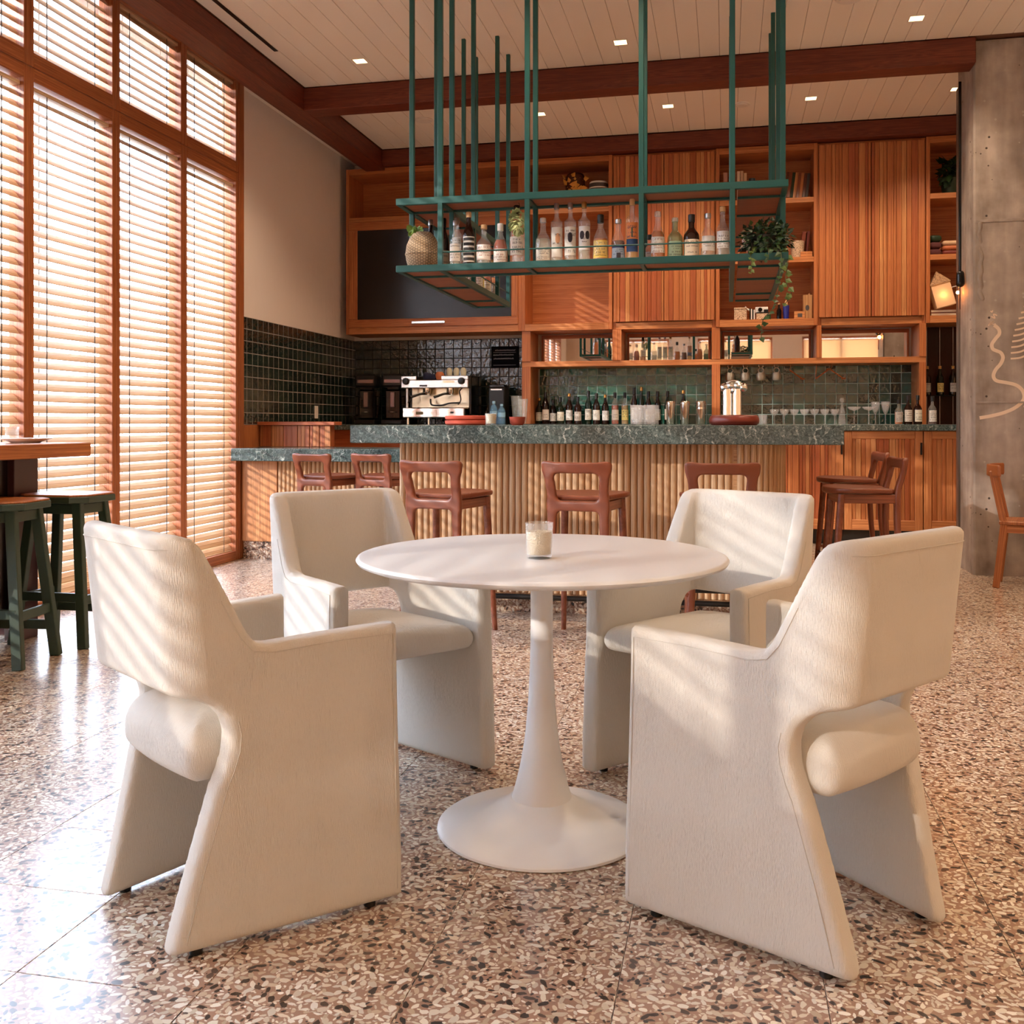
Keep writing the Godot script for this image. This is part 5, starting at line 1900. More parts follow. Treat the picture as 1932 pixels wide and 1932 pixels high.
		span(t, "neck", Vector3(-0.06, 0.37, -0.08), Vector3(0.06, 0.39, 0.06), M.black, 0.0)
		span(t, "display", Vector3(-0.085, 0.435, 0.10), Vector3(0.085, 0.47, 0.104), M.steel_plum, 0.001)
		span(t, "chute", Vector3(-0.025, 0.18, 0.06), Vector3(0.025, 0.34, 0.09), M.steel_plum, 0.006)
		part(t, "fork", tube_mesh([Vector3(-0.03, 0.13, 0.06), Vector3(-0.03, 0.13, 0.12), Vector3(0.03, 0.13, 0.12), Vector3(0.03, 0.13, 0.06)], 0.006, 8), M.steel)
	var hb := thing("water_boiler", "black water boiler tower right of the espresso machine", "machine", Vector3(-2.30, y, -9.98))
	span(hb, "body", Vector3(-0.085, 0, -0.13), Vector3(0.085, 0.38, 0.10), M.black, 0.01)
	span(hb, "lid", Vector3(-0.08, 0.38, -0.12), Vector3(0.08, 0.41, 0.09), M.black_gloss, 0.006)
	span(hb, "band", Vector3(-0.06, 0.35, 0.10), Vector3(0.06, 0.365, 0.104), M.steel, 0.001)
	for q in [[-2.28, 0.235, "tall blue tinted plastic water bottle by the terracotta bowl"], [-2.20, 0.205, "short blue tinted plastic water bottle by the terracotta bowl"]]:
		var t := thing("water_bottle", q[2], "bottle", Vector3(q[0], y, -9.68), 0.0, "water bottles")
		var h: float = q[1]
		part(t, "body", lathe_mesh([Vector2(0, 0), Vector2(0.034, 0), Vector2(0.038, 0.006), Vector2(0.038, h * 0.25), Vector2(0.035, h * 0.3), Vector2(0.038, h * 0.35), Vector2(0.038, h * 0.62), Vector2(0.03, h * 0.76), Vector2(0.014, h * 0.85), Vector2(0.014, h * 0.9), Vector2(0, h * 0.9)], 20), M.blue_glass)
		part(t, "wrapper", lathe_mesh([Vector2(0.0385, h * 0.36), Vector2(0.0387, h * 0.58)], 20), M.label_blue)
		part(t, "cap", lathe_mesh(puck(0.016, h * 0.89, h, 0.002), 14), M.label_blue)
	for q in [[-2.075, 0.29, 0.06, -9.82], [-1.985, 0.255, 0.055, -9.68]]:
		var t := thing("glass_vase", "tall clear flared glass vase left of the wine bottles", "vase", Vector3(q[0], y, q[3]), 0.0, "clear glass vases")
		part(t, "glass", lathe_mesh([Vector2(0, 0), Vector2(q[2] * 0.6, 0), Vector2(q[2] * 0.62, 0.004), Vector2(q[2], q[1]), Vector2(q[2] * 0.96, q[1]), Vector2(q[2] * 0.55, 0.02), Vector2(0, 0.02)], 24), M.clear_glass)
	var tr := thing("bottle_tray", "thin dark tray under the first wine bottles", "tray", Vector3(-1.97, 1.115, -9.66))
	span(tr, "plate", Vector3(-0.05, 0.0, -0.04), Vector3(0.5, 0.006, 0.06), M.black, 0.001)
	# on the bar itself
	for i in 2:
		var t := thing("red_dish", ["lower red terracotta dish of the stack on the bar", "upper red terracotta dish of the stack on the bar"][i], "dish", Vector3(-1.552, 1.113 + i * 0.029, -5.9), 0.0, "stacked red dishes")
		part(t, "dish", lathe_mesh([Vector2(0, 0), Vector2(0.128, 0), Vector2(0.140, 0.010), Vector2(0.142, 0.026), Vector2(0.138, 0.029), Vector2(0.130, 0.024), Vector2(0.122, 0.014), Vector2(0, 0.012)], 40), M.terracotta)
	var vo := thing("votive_glass", "mercury glass candle holder on the bar beside the red dishes", "candle holder", Vector3(-1.372, 1.113, -5.75))
	part(vo, "glass", lathe_mesh([Vector2(0, 0), Vector2(0.03, 0), Vector2(0.032, 0.004), Vector2(0.035, 0.07), Vector2(0.033, 0.07), Vector2(0.030, 0.008), Vector2(0, 0.008)], 28), M.mercury_glass)
	part(vo, "silver_lining", lathe_mesh([Vector2(0.029, 0.01), Vector2(0.0322, 0.066)], 28), M.mercury)
	var bo := thing("terracotta_bowl", "small terracotta bowl on the bar", "bowl", Vector3(-1.232, 1.113, -5.85))
	part(bo, "bowl", lathe_mesh([Vector2(0, 0), Vector2(0.034, 0), Vector2(0.044, 0.012), Vector2(0.049, 0.05), Vector2(0.046, 0.05), Vector2(0.040, 0.014), Vector2(0, 0.008)], 28), M.terracotta_deep)
	# sign on the tiles
	var sg := thing("menu_sign", "small black board with white handwriting on the tiles", "sign", Vector3(-2.297, 1.715, BACK + 0.022), 0.0)
	span(sg, "board", Vector3(-0.15, 0, 0), Vector3(0.15, 0.23, 0.014), M.chalkboard, 0.006)
	var r := RandomNumberGenerator.new()
	r.seed = 3
	for q in [[0.185, -0.105, 0.115, 0.010], [0.135, -0.125, 0.10, 0.014], [0.095, -0.12, 0.095, 0.013]]:
		var pts := []
		var x: float = q[1]
		var k := 0
		while x < q[2]:
			pts.append(Vector3(x, q[0] + (q[3] if k % 2 else -0.3 * q[3]) * r.randf_range(0.4, 1.1), 0.0145))
			x += r.randf_range(0.005, 0.011)
			k += 1
		part(sg, "chalk_line", tube_mesh(pts, 0.0024, 4), M.cap_white)
	for yy in [0.03, 0.165]:
		part(sg, "chalk_line", tube_mesh([Vector3(-0.125, yy, 0.0145), Vector3(0.12, yy, 0.0145)], 0.0011, 4), M.cap_white)


func espresso(at: Vector3) -> void:
	var t := thing("espresso_machine", "polished steel two group espresso machine before the black tiles", "machine", at)
	var s: Material = M.steel
	for x in [-0.30, -0.10, 0.12, 0.30]:
		part(t, "foot", lathe_mesh([Vector2(0, 0), Vector2(0.016, 0), Vector2(0.014, 0.07), Vector2(0, 0.07)], 14), M.chrome, Vector3(x, 0, 0.17 if absf(x) > 0.2 else 0.1))
	span(t, "body", Vector3(-0.33, 0.085, -0.28), Vector3(0.33, 0.50, 0.02), M.black, 0.01)
	span(t, "side_panel", Vector3(0.332, 0.10, -0.28), Vector3(0.36, 0.50, 0.12), M.black_gloss, 0.006)
	span(t, "side_panel", Vector3(-0.36, 0.10, -0.28), Vector3(-0.332, 0.42, 0.06), s, 0.006)
	span(t, "drip_tray", Vector3(-0.335, 0.07, -0.2), Vector3(0.315, 0.17, 0.24), M.chrome, 0.008)
	span(t, "back_plate", Vector3(-0.30, 0.175, 0.02), Vector3(0.34, 0.37, 0.03), M.steel_warm, 0.002)
	var top := span(t, "head", Vector3(-0.365, 0.37, -0.10), Vector3(0.345, 0.455, 0.20), s, 0.008)
	span(t, "head_cap", Vector3(-0.365, 0.455, -0.10), Vector3(-0.2, 0.495, 0.20), s, 0.006)
	span(t, "head_cap", Vector3(0.06, 0.455, -0.10), Vector3(0.345, 0.495, 0.20), s, 0.006)
	var c := top.position
	for x in [-0.31, 0.275]:
		var k := part(top, "steam_knob", lathe_mesh([Vector2(0, 0), Vector2(0.034, 0), Vector2(0.036, 0.012), Vector2(0.026, 0.03), Vector2(0, 0.032)], 18), M.black, Vector3(x, 0.44, 0.2) - c)
		k.rotation.x = PI / 2
	span(top, "display", Vector3(-0.165, 0.385, 0.2) - c, Vector3(-0.085, 0.402, 0.203) - c, M.black, 0.0)
	span(top, "display", Vector3(0.08, 0.42, 0.2) - c, Vector3(0.2, 0.445, 0.203) - c, M.steel_warm, 0.0)
	for x in [-0.11, 0.14]:
		part(t, "group_head", lathe_mesh([Vector2(0, 0.31), Vector2(0.035, 0.31), Vector2(0.04, 0.33), Vector2(0.04, 0.37), Vector2(0, 0.37)], 18), M.chrome, Vector3(x, 0, 0.13))
		part(t, "portafilter", tube_mesh([Vector3(x, 0.315, 0.14), Vector3(x - 0.05, 0.31, 0.20), Vector3(x - 0.13, 0.275, 0.27)], [0.014, 0.012, 0.015], 10), M.black)
	part(t, "steam_wand", tube_mesh(smooth_path([Vector3(-0.27, 0.37, 0.15), Vector3(-0.28, 0.33, 0.19), Vector3(-0.265, 0.26, 0.2), Vector3(-0.29, 0.22, 0.2)], 4), 0.007, 8), M.black)
	part(t, "steam_wand", tube_mesh(smooth_path([Vector3(0.27, 0.37, 0.15), Vector3(0.255, 0.33, 0.2), Vector3(0.27, 0.25, 0.2), Vector3(0.24, 0.2, 0.2)], 4), 0.007, 8), M.black)
	part(t, "hose", tube_mesh(smooth_path([Vector3(-0.07, 0.26, 0.13), Vector3(-0.05, 0.20, 0.15), Vector3(0.06, 0.195, 0.16), Vector3(0.14, 0.215, 0.16), Vector3(0.25, 0.22, 0.15)], 4), 0.009, 8), M.black)
	span(t, "badge", Vector3(-0.19, 0.10, 0.24), Vector3(-0.115, 0.13, 0.243), M.brass_dark, 0.001)
	span(t, "badge", Vector3(0.17, 0.112, 0.24), Vector3(0.205, 0.13, 0.243), M.black, 0.001)
	# what stands on top
	var q := at + Vector3(0, 0.455, 0)
	var a := thing("folded_cloth", "dark blue folded cloth on top of the espresso machine", "cloth", q + Vector3(-0.10, 0.0, 0.05))
	part(a, "cloth", sdf_mesh(func(p): return smin(capsule(p, Vector3(-0.03, 0.035, 0), Vector3(0.04, 0.03, 0), 0.04, 0.032), capsule(p, Vector3(-0.045, 0.06, 0), Vector3(-0.03, 0.03, 0), 0.022, 0.03), 0.03), Vector3(-0.1, -0.02, -0.07), Vector3(0.1, 0.11, 0.07), 0.01), M.navy_cloth)
	var b := thing("orange_cup", "orange brown cup lying on top of the espresso machine", "cup", q + Vector3(0.005, 0.0, 0.05))
	part(b, "cup", lathe_mesh([Vector2(0, 0), Vector2(0.03, 0), Vector2(0.042, 0.03), Vector2(0.045, 0.06), Vector2(0.03, 0.085), Vector2(0.026, 0.08), Vector2(0, 0.02)], 20), M.terracotta_tan)
	for i in 3:
		var u := thing("paper_cup", "pale cup standing on top of the espresso machine", "cup", q + Vector3(0.10 + i * 0.075, 0.04, 0.03), 0.0, "cups on the espresso machine")
		part(u, "cup", lathe_mesh([Vector2(0, 0), Vector2(0.026, 0), Vector2(0.032, 0.06), Vector2(0.02, 0.085), Vector2(0, 0.09)], 16), M.stone_cup)


# ---------------------------------------------------------------- plants and shelf objects
func leaf(mb: MB, at: Vector3, dir: Vector3, up: Vector3, s: float) -> void:
	var x := dir.cross(up).normalized()
	var n := x.cross(dir).normalized()
	var tip := at + dir * s
	var mid := at + dir * s * 0.35 + n * s * 0.10
	var l := at + dir * s * 0.30 + x * s * 0.46
	var r := at + dir * s * 0.30 - x * s * 0.46
	mb.face([at, l, mid], (n + x * 0.25).normalized())
	mb.face([l, tip, mid], (n + x * 0.25).normalized())
	mb.face([at, mid, r], (n - x * 0.25).normalized())
	mb.face([mid, tip, r], (n - x * 0.25).normalized())


func bush(t: Node, centre: Vector3, rad: Vector3, count: int, size: float, mats: Array, sd: int) -> void:
	var r := RandomNumberGenerator.new()
	r.seed = sd
	for m in mats:
		var mb := MB.new()
		for _i in count / mats.size():
			var d := Vector3(r.randfn(), r.randfn(), r.randfn()).normalized()
			var p := centre + d * rad * pow(r.randf(), 0.4)
			var dir := (d + Vector3(r.randf_range(-0.7, 0.7), r.randf_range(-1.0, 0.4), r.randf_range(-0.7, 0.7))).normalized()
			leaf(mb, p, dir, (d + Vector3(0, 0.6, 0.3)).normalized(), size * r.randf_range(0.7, 1.25))
		var o := part(t, "foliage", mb.mesh(), M[m])
		o.set_meta("kind", "stuff")


func vine(t: Node, ctrl: Array, every: float, size: float, m: String, sd: int) -> void:
	var r := RandomNumberGenerator.new()
	r.seed = sd
	var path := smooth_path(ctrl, 8)
	var o := part(t, "vine", tube_mesh(path, 0.0022, 5), M.stem)
	var mb := MB.new()
	var run := 0.0
	for i in range(1, path.size()):
		run += path[i].distance_to(path[i - 1])
		if run > every:
			run = 0.0
			var d := Vector3(r.randf_range(-1, 1), r.randf_range(-0.8, 0.2), r.randf_range(-0.3, 1)).normalized()
			leaf(mb, path[i], d, Vector3(0, 0.4, 1).normalized(), size * r.randf_range(0.7, 1.3))
	part(o, "leaves", mb.mesh(), M[m]).set_meta("kind", "stuff")


func make_plants() -> void:
	var y := 2.0475
	var v := thing("woven_vase", "round woven seagrass basket vase on the hanging shelf's window side corner", "vase", Vector3(-1.79, y, -5.735))
	part(v, "basket", lathe_mesh([Vector2(0, 0), Vector2(0.075, 0), Vector2(0.088, 0.015), Vector2(0.101, 0.06), Vector2(0.105, 0.10), Vector2(0.098, 0.15), Vector2(0.078, 0.195), Vector2(0.056, 0.222), Vector2(0.050, 0.226), Vector2(0.045, 0.218), Vector2(0.03, 0.19), Vector2(0, 0.18)], 40), M.wicker)
	part(v, "seam_band", lathe_mesh([Vector2(0.1035, 0.086), Vector2(0.1075, 0.090), Vector2(0.1075, 0.097), Vector2(0.1035, 0.101)], 40), M.wicker)
	var su := thing("succulent", "small light green succulent sprig in the woven vase", "plant", Vector3(-1.84, y + 0.19, -5.735))
	var mb := MB.new()
	var r := RandomNumberGenerator.new()
	r.seed = 12
	for _i in 42:
		var d := Vector3(r.randf_range(-1, 0.8), r.randf_range(0.2, 1.2), r.randf_range(-0.8, 1)).normalized()
		leaf(mb, Vector3(r.randf_range(-0.02, 0.03), r.randf_range(0.0, 0.05), r.randf_range(-0.02, 0.02)) + d * 0.01, d, Vector3(0.1, 0.3, 1).normalized(), r.randf_range(0.025, 0.045))
	part(su, "leaves", mb.mesh(), M.leaf_light)
	var hp := thing("hop_bunch", "pale green hop bunch hanging before a white labelled bottle", "plant", Vector3(-1.19, 2.30, -5.665))
	mb = MB.new()
	for _i in 300:
		var d := Vector3(r.randfn(), r.randfn(), r.randfn()).normalized()
		var p := d * Vector3(0.038, 0.062, 0.03)
		leaf(mb, p, (d + Vector3(0, -0.8, 0.2)).normalized(), d, r.randf_range(0.02, 0.032))
	part(hp, "bracts", mb.mesh(), M.hop)
	part(hp, "twig", tube_mesh([Vector3(0, 0.02, 0), Vector3(0.01, 0.09, -0.02), Vector3(0.0, 0.117, -0.03)], 0.002, 5), M.stem)
	var wg := thing("whisky_glass", "small empty whisky glass on the hanging shelf under the hop bunch", "glass", Vector3(-1.185, y, -5.655))
	part(wg, "tumbler", tumbler(0.034, 0.05), M.clear_glass)
	var iv := thing("trailing_ivy", "dark trailing ivy in a pot on the hanging shelf's column side", "plant", Vector3(0.215, y, -5.72))
	part(iv, "pot", lathe_mesh([Vector2(0, 0), Vector2(0.065, 0), Vector2(0.085, 0.12), Vector2(0.08, 0.12), Vector2(0.07, 0.10), Vector2(0, 0.10)], 28), M.black)
	bush(iv, Vector3(0.0, 0.10, 0.03), Vector3(0.145, 0.10, 0.11), 540, 0.034, ["leaf_dark", "leaf", "leaf_dark"], 3)
	vine(iv, [Vector3(0.05, 0.10, 0.09), Vector3(0.075, 0.0, 0.15), Vector3(0.07, -0.10, 0.16), Vector3(0.06, -0.2, 0.16), Vector3(0.03, -0.30, 0.15), Vector3(-0.02, -0.36, 0.15), Vector3(-0.03, -0.46, 0.15)], 0.014, 0.034, "leaf", 5)
	vine(iv, [Vector3(0.09, 0.08, 0.06), Vector3(0.115, -0.02, 0.12), Vector3(0.10, -0.14, 0.13), Vector3(0.13, -0.22, 0.13), Vector3(0.09, -0.28, 0.13)], 0.015, 0.036, "leaf_light2", 6)
	vine(iv, [Vector3(-0.06, 0.08, 0.08), Vector3(-0.085, 0.0, 0.14), Vector3(-0.08, -0.06, 0.15), Vector3(-0.085, -0.10, 0.15)], 0.014, 0.03, "leaf_light2", 7)
	vine(iv, [Vector3(0.0, 0.08, 0.10), Vector3(0.01, 0.0, 0.15), Vector3(0.0, -0.05, 0.15)], 0.014, 0.03, "leaf", 8)
	var ob := thing("trinket_box", "small orange box on the hanging shelf beside the ivy", "box", Vector3(0.085, y, -5.70), 0.1)
	span(ob, "box", Vector3(-0.022, 0, -0.02), Vector3(0.022, 0.034, 0.02), M.orange_box, 0.004)
	span(ob, "lid", Vector3(-0.022, 0.035, -0.02), Vector3(0.022, 0.05, 0.02), M.black, 0.003)


func book(text: String, at: Vector3, w: float, h: float, d: float, m: Material, lean := 0.0, group := "") -> void:
	var b := thing("book", text, "book", at, 0.0, group)
	b.rotation.z = lean
	span(b, "cover", Vector3(-w / 2, 0, -d / 2), Vector3(-w / 2 + 0.003, h, d / 2), m, 0.0)
	span(b, "cover", Vector3(w / 2 - 0.003, 0, -d / 2), Vector3(w / 2, h, d / 2), m, 0.0)
	span(b, "spine", Vector3(-w / 2, 0, d / 2 - 0.003), Vector3(w / 2, h, d / 2), m, 0.001)
	span(b, "pages", Vector3(-w / 2 + 0.003, 0.004, -d / 2 + 0.004), Vector3(w / 2 - 0.003, h - 0.004, d / 2 - 0.003), M.paper, 0.0)


func make_shelf_things() -> void:
	var z := -9.98
	# niche with jar and tin
	var j := thing("pineapple_jar", "amber jar with golden pineapple leaf relief in the cedar niche", "jar", Vector3(-1.50, 3.29, z))
	part(j, "jar", lathe_mesh([Vector2(0, 0), Vector2(0.085, 0), Vector2(0.10, 0.03), Vector2(0.10, 0.33), Vector2(0.085, 0.36), Vector2(0.075, 0.365), Vector2(0, 0.365)], 28), M.smoke_brown)
	var mb := MB.new()
	var r := RandomNumberGenerator.new()
	r.seed = 31
	for i in 30:
		var a := r.randf_range(0.3, PI - 0.3)
		var p := Vector3(cos(a) * 0.101, r.randf_range(0.12, 0.32), sin(a) * 0.101)
		leaf(mb, p, Vector3(r.randf_range(-0.8, 0.8), r.randf_range(-0.2, 1), 0).normalized(), Vector3(cos(a), 0, sin(a)), r.randf_range(0.04, 0.075))
	part(j, "gold_relief", mb.mesh(), M.gold)
	var t := thing("round_tin", "round grey tin with cream lid and lettering band in the cedar niche", "tin", Vector3(-1.262, 3.29, z))
	part(t, "body", lathe_mesh(puck(0.098, 0.0, 0.25, 0.003), 32), M.slate)
	part(t, "band", lathe_mesh([Vector2(0.0985, 0.20), Vector2(0.0987, 0.212)], 32), M.cap_white)
	part(t, "rim", lathe_mesh([Vector2(0.098, 0.165), Vector2(0.101, 0.168), Vector2(0.101, 0.178), Vector2(0.098, 0.181)], 32), M.cap_white)
	part(t, "lid", lathe_mesh(puck(0.092, 0.25, 0.272, 0.006), 32), M.cap_white)
	var pl := thing("white_tray", "thin white tray lying in the cedar niche", "tray", Vector3(-1.80, 3.29, z + 0.05))
	part(pl, "plate", plan_slab([Vector2(-0.14, -0.06), Vector2(0.14, -0.06), Vector2(0.15, 0.06), Vector2(-0.15, 0.06)], 0.0, 0.165, 0.004), M.cap_white)
	# shelf between the plank doors
	book("pinkish book standing first on the top cedar shelf", Vector3(-0.01, 3.29, z), 0.04, 0.285, 0.16, M.book_pink, 0.0, "books on the top shelf")
	for i in 3:
		book(["cream book standing on the top cedar shelf behind the teal post", "buff book with dark spine marks on the top cedar shelf", "short buff book last on the top cedar shelf"][i], Vector3(0.115 + i * 0.032, 3.29, z), 0.028, [0.29, 0.292, 0.27][i], 0.16, [M.book_cream, M.book_buff, M.book_buff][i], 0.0, "books on the top shelf")
	var cu := thing("dark_tin_cup", "dark blue grey tin cup on the top cedar shelf", "cup", Vector3(0.245, 3.29, z))
	part(cu, "cup", lathe_mesh([Vector2(0, 0), Vector2(0.03, 0), Vector2(0.032, 0.23), Vector2(0.029, 0.23), Vector2(0.027, 0.02), Vector2(0, 0.02)], 20), M.slate_blue)
	# leaning striped board on a small stand
	var lb := thing("striped_board", "striped wooden cutting board leaning on the top cedar shelf", "board", Vector3(0.672, 3.295, -10.0), 0.0)
	var cols := [M.walnut_dark, M.walnut, M.leaf_dark, M.cedar_pale, M.walnut, M.cedar_light, M.walnut_dark, M.slate]
	for i in 8:
		var o := part(lb, "strip", box_mesh(Vector3(0.0275, 0.265, 0.022), 0.002, 1, i % 3), cols[i], Vector3(-0.10 + i * 0.028, 0.135, 0.02))
		o.rotation = Vector3(-0.2, 0, -0.12)
		o.position.x += 0.0
		o.position.y += 0.0034 * (3.5 - i)
	span(lb, "stand", Vector3(-0.11, -0.003, 0.05), Vector3(0.10, 0.008, 0.07), M.walnut_dark, 0.002)
	var pb := thing("spotted_planter", "cream planter with dark speckle pattern on the middle cedar shelf", "planter", Vector3(0.672, 2.72, -9.96))
	part(pb, "pot", lathe_mesh([Vector2(0, 0), Vector2(0.055, 0), Vector2(0.066, 0.165), Vector2(0.062, 0.165), Vector2(0.052, 0.02), Vector2(0, 0.02)], 28), M.spotted)
	book("red brown book leaning beside the speckled planter", Vector3(0.712, 2.722, -10.13), 0.036, 0.28, 0.14, M.book_red, -0.12, "books on the middle shelf")
	book("dark red slim book leaning after the speckled planter", Vector3(0.76, 2.722, -10.13), 0.024, 0.28, 0.14, M.book_red2, -0.09, "books on the middle shelf")
	var wbx := thing("cedar_box", "low cedar box on the middle shelf before the books", "box", Vector3(0.75, 2.72, -9.905))
	span(wbx, "box", Vector3(-0.055, 0, -0.02), Vector3(0.055, 0.055, 0.02), M.cedar_light, 0.002)
	span(wbx, "divider", Vector3(0.0, 0.002, 0.02), Vector3(0.006, 0.056, 0.024), M.cedar_pale, 0.001)
	# bottom shelf
	var bx := thing("patterned_box", "square box with brown speckle pattern on the lowest cedar shelf", "box", Vector3(0.134, 2.13, -9.95))
	span(bx, "box", Vector3(-0.06, 0, -0.06), Vector3(0.06, 0.105, 0.06), M.spotted, 0.004)
	span(bx, "lid", Vector3(-0.062, 0.106, -0.062), Vector3(0.062, 0.122, 0.062), M.spotted, 0.004)
	var b2 := thing("patterned_box", "low speckled box under the camera on the lowest cedar shelf", "box", Vector3(0.345, 2.13, -9.95))
	span(b2, "box", Vector3(-0.06, 0, -0.05), Vector3(0.06, 0.062, 0.05), M.spotted, 0.003)
	span(b2, "lid", Vector3(-0.061, 0.063, -0.051), Vector3(0.061, 0.072, 0.051), M.black, 0.002)
	var cm := thing("toy_camera", "black and white retro camera on the low speckled box", "camera", Vector3(0.335, 2.202, -9.95))
	span(cm, "body", Vector3(-0.06, 0, -0.03), Vector3(0.06, 0.055, 0.03), M.cap_white, 0.005)
	span(cm, "grip", Vector3(0.02, 0.0, -0.032), Vector3(0.062, 0.03, 0.034), M.black, 0.003)
	var ln := part(cm, "lens", lathe_mesh(puck(0.02, 0.0, 0.025, 0.003), 16), M.black_gloss, Vector3(-0.015, 0.026, 0.03))
	ln.rotation.x = PI / 2
	var sh := thing("black_stand", "black and white striped stand left of the toy camera", "ornament", Vector3(0.25, 2.13, -9.95))
	for i in 4:
		span(sh, "stripe", Vector3(-0.03 + i * 0.013, 0, -0.02), Vector3(-0.018 + i * 0.013, 0.115 - 0.004 * i, 0.02), M.cap_white if i % 2 else M.black, 0.001)
	part(sh, "horn", tube_mesh(smooth_path([Vector3(-0.03, 0.10, 0), Vector3(-0.055, 0.115, 0), Vector3(-0.07, 0.14, 0)], 4), [0.011, 0.0105, 0.01, 0.009, 0.008, 0.007, 0.006, 0.004, 0.003], 8), M.cap_white)
	var bc := thing("blue_cup", "cobalt blue glass cup with cork top on the lowest cedar shelf", "cup", Vector3(0.564, 2.13, -9.93))
	part(bc, "cup", lathe_mesh([Vector2(0, 0), Vector2(0.024, 0), Vector2(0.031, 0.135), Vector2(0.028, 0.135), Vector2(0.02, 0.01), Vector2(0, 0.01)], 20), M.cobalt)
	part(bc, "stopper", lathe_mesh([Vector2(0, 0.13), Vector2(0.016, 0.13), Vector2(0.012, 0.17), Vector2(0, 0.19)], 14), M.cork)
	var db := thing("dark_bottle", "small dark blue bottle beside the cobalt cup", "bottle", Vector3(0.50, 2.13, -9.97))
	part(db, "glass", lathe_mesh([Vector2(0, 0), Vector2(0.022, 0), Vector2(0.024, 0.09), Vector2(0.009, 0.12), Vector2(0.009, 0.15), Vector2(0, 0.15)], 16), M.black_gloss)
	part(db, "cap", lathe_mesh(puck(0.011, 0.15, 0.165, 0.001), 12), M.cork)
	var f1 := thing("picture_frame", "small wooden picture frame on the lowest cedar shelf", "frame", Vector3(0.688, 2.13, -9.93))
	span(f1, "frame", Vector3(-0.05, 0, 0), Vector3(0.05, 0.075, 0.015), M.cedar_pale, 0.003)
	span(f1, "picture", Vector3(-0.018, 0.02, 0.015), Vector3(0.025, 0.055, 0.017), M.slate, 0.0)
	span(f1, "foot", Vector3(-0.02, 0, -0.04), Vector3(0.02, 0.05, -0.001), M.cedar, 0.0)
	var f2 := thing("wooden_plaque", "tall pale wooden plaque with dark oval beside the plank doors", "plaque", Vector3(0.772, 2.13, -9.96))
	span(f2, "board", Vector3(-0.05, 0, 0), Vector3(0.035, 0.235, 0.02), M.pale_wood, 0.003, 1)
	span(f2, "board", Vector3(0.0, 0, -0.025), Vector3(0.02, 0.25, -0.001), M.pale_wood, 0.003, 1)
	var ov := part(f2, "oval", lathe_mesh(puck(0.018, 0.0, 0.004, 0.001), 20), M.slate, Vector3(-0.01, 0.11, 0.02))
	ov.rotation.x = PI / 2
	ov.scale = Vector3(1, 1, 1.5)
	# shelves by the column
	var pp := thing("shelf_plant", "dark leafy potted plant on the top shelf beside the column", "plant", Vector3(2.06, 3.27, -9.98))
	part(pp, "pot", lathe_mesh([Vector2(0, 0), Vector2(0.07, 0), Vector2(0.095, 0.15), Vector2(0.09, 0.15), Vector2(0.08, 0.12), Vector2(0, 0.12)], 24), M.leaf_dark)
	bush(pp, Vector3(0, 0.22, 0.0), Vector3(0.10, 0.13, 0.10), 120, 0.085, ["leaf_dark", "leaf_dark", "leaf"], 9)
	for i in 3:
		var b := thing("cloth_bag", ["lowest of the folded plum bags on the shelf beside the column", "middle one of the folded plum bags on the shelf beside the column", "dark green folded bag topping the plum bags on the shelf"][i], "bag", Vector3(1.915, 2.70 + i * 0.065, -9.98), 0.1 * i, "folded bags on the shelf")
		part(b, "cloth", sdf_mesh(func(p): return rmax(rmax(absf(p.x) - 0.055, absf(p.z) - 0.06, 0.03), absf(p.y - 0.032) - 0.032, 0.025), Vector3(-0.08, -0.02, -0.09), Vector3(0.08, 0.09, 0.09), 0.012), [M.plum_cloth, M.plum_cloth, M.leaf_dark][i])
	for i in 3:
		var b := thing("folded_blanket", ["deep red folded blanket lowest in the stack beside the column", "orange folded blanket in the stack beside the column", "cream folded blanket topping the stack beside the column"][i], "blanket", Vector3(2.06, 2.70 + i * 0.045, -9.97), 0.0, "folded blankets on the shelf")
		part(b, "cloth", sdf_mesh(func(p): return rmax(rmax(absf(p.x) - 0.085, absf(p.z) - 0.07, 0.03), absf(p.y - 0.022) - 0.022, 0.02), Vector3(-0.11, -0.02, -0.1), Vector3(0.11, 0.07, 0.1), 0.012), [M.book_red2, M.terracotta_tan, M.book_buff][i])
	for i in 2:
		var b := thing("flat_book", ["brown flat book lying under the paper lantern", "orange flat book lying under the paper lantern, on a brown one"][i], "book", Vector3(1.97, 2.13 + i * 0.03, -9.96), 0.0, "flat books under the lantern")
		span(b, "cover", Vector3(-0.10, 0, -0.07), Vector3(0.12, 0.004, 0.07), [M.walnut_dark, M.book_red][i], 0.0)
		span(b, "pages", Vector3(-0.098, 0.004, -0.068), Vector3(0.118, 0.025, 0.068), M.paper, 0.0)
		span(b, "cover", Vector3(-0.10, 0.025, -0.07), Vector3(0.12, 0.029, 0.07), [M.walnut_dark, M.book_red][i], 0.0)
	var la := thing("paper_lantern", "tilted house shaped paper lantern glowing on the shelf beside the column", "lantern", Vector3(2.00, 2.214, -9.92))
	la.rotation = Vector3(0, 0.0, 0.26)
	var pm := plan_slab([Vector2(-0.085, -0.07), Vector2(0.085, -0.07), Vector2(0.085, 0.07), Vector2(-0.085, 0.07)], 0.0, 0.215, 0.004)
	part(la, "body_light", pm, M.lantern_paper)
	mb = MB.new()
	var a := [Vector3(-0.095, 0.222, 0.075), Vector3(0.095, 0.222, 0.075), Vector3(0.095, 0.222, -0.075), Vector3(-0.095, 0.222, -0.075)]
	var top := Vector3(0.01, 0.345, 0)
	for i in 4:
		var p: Vector3 = a[i]
		var q: Vector3 = a[(i + 1) % 4]
		var nn := (q - p).cross(top - p).normalized()
		if nn.y < 0:
			nn = -nn
		mb.face([p, q, top], nn)
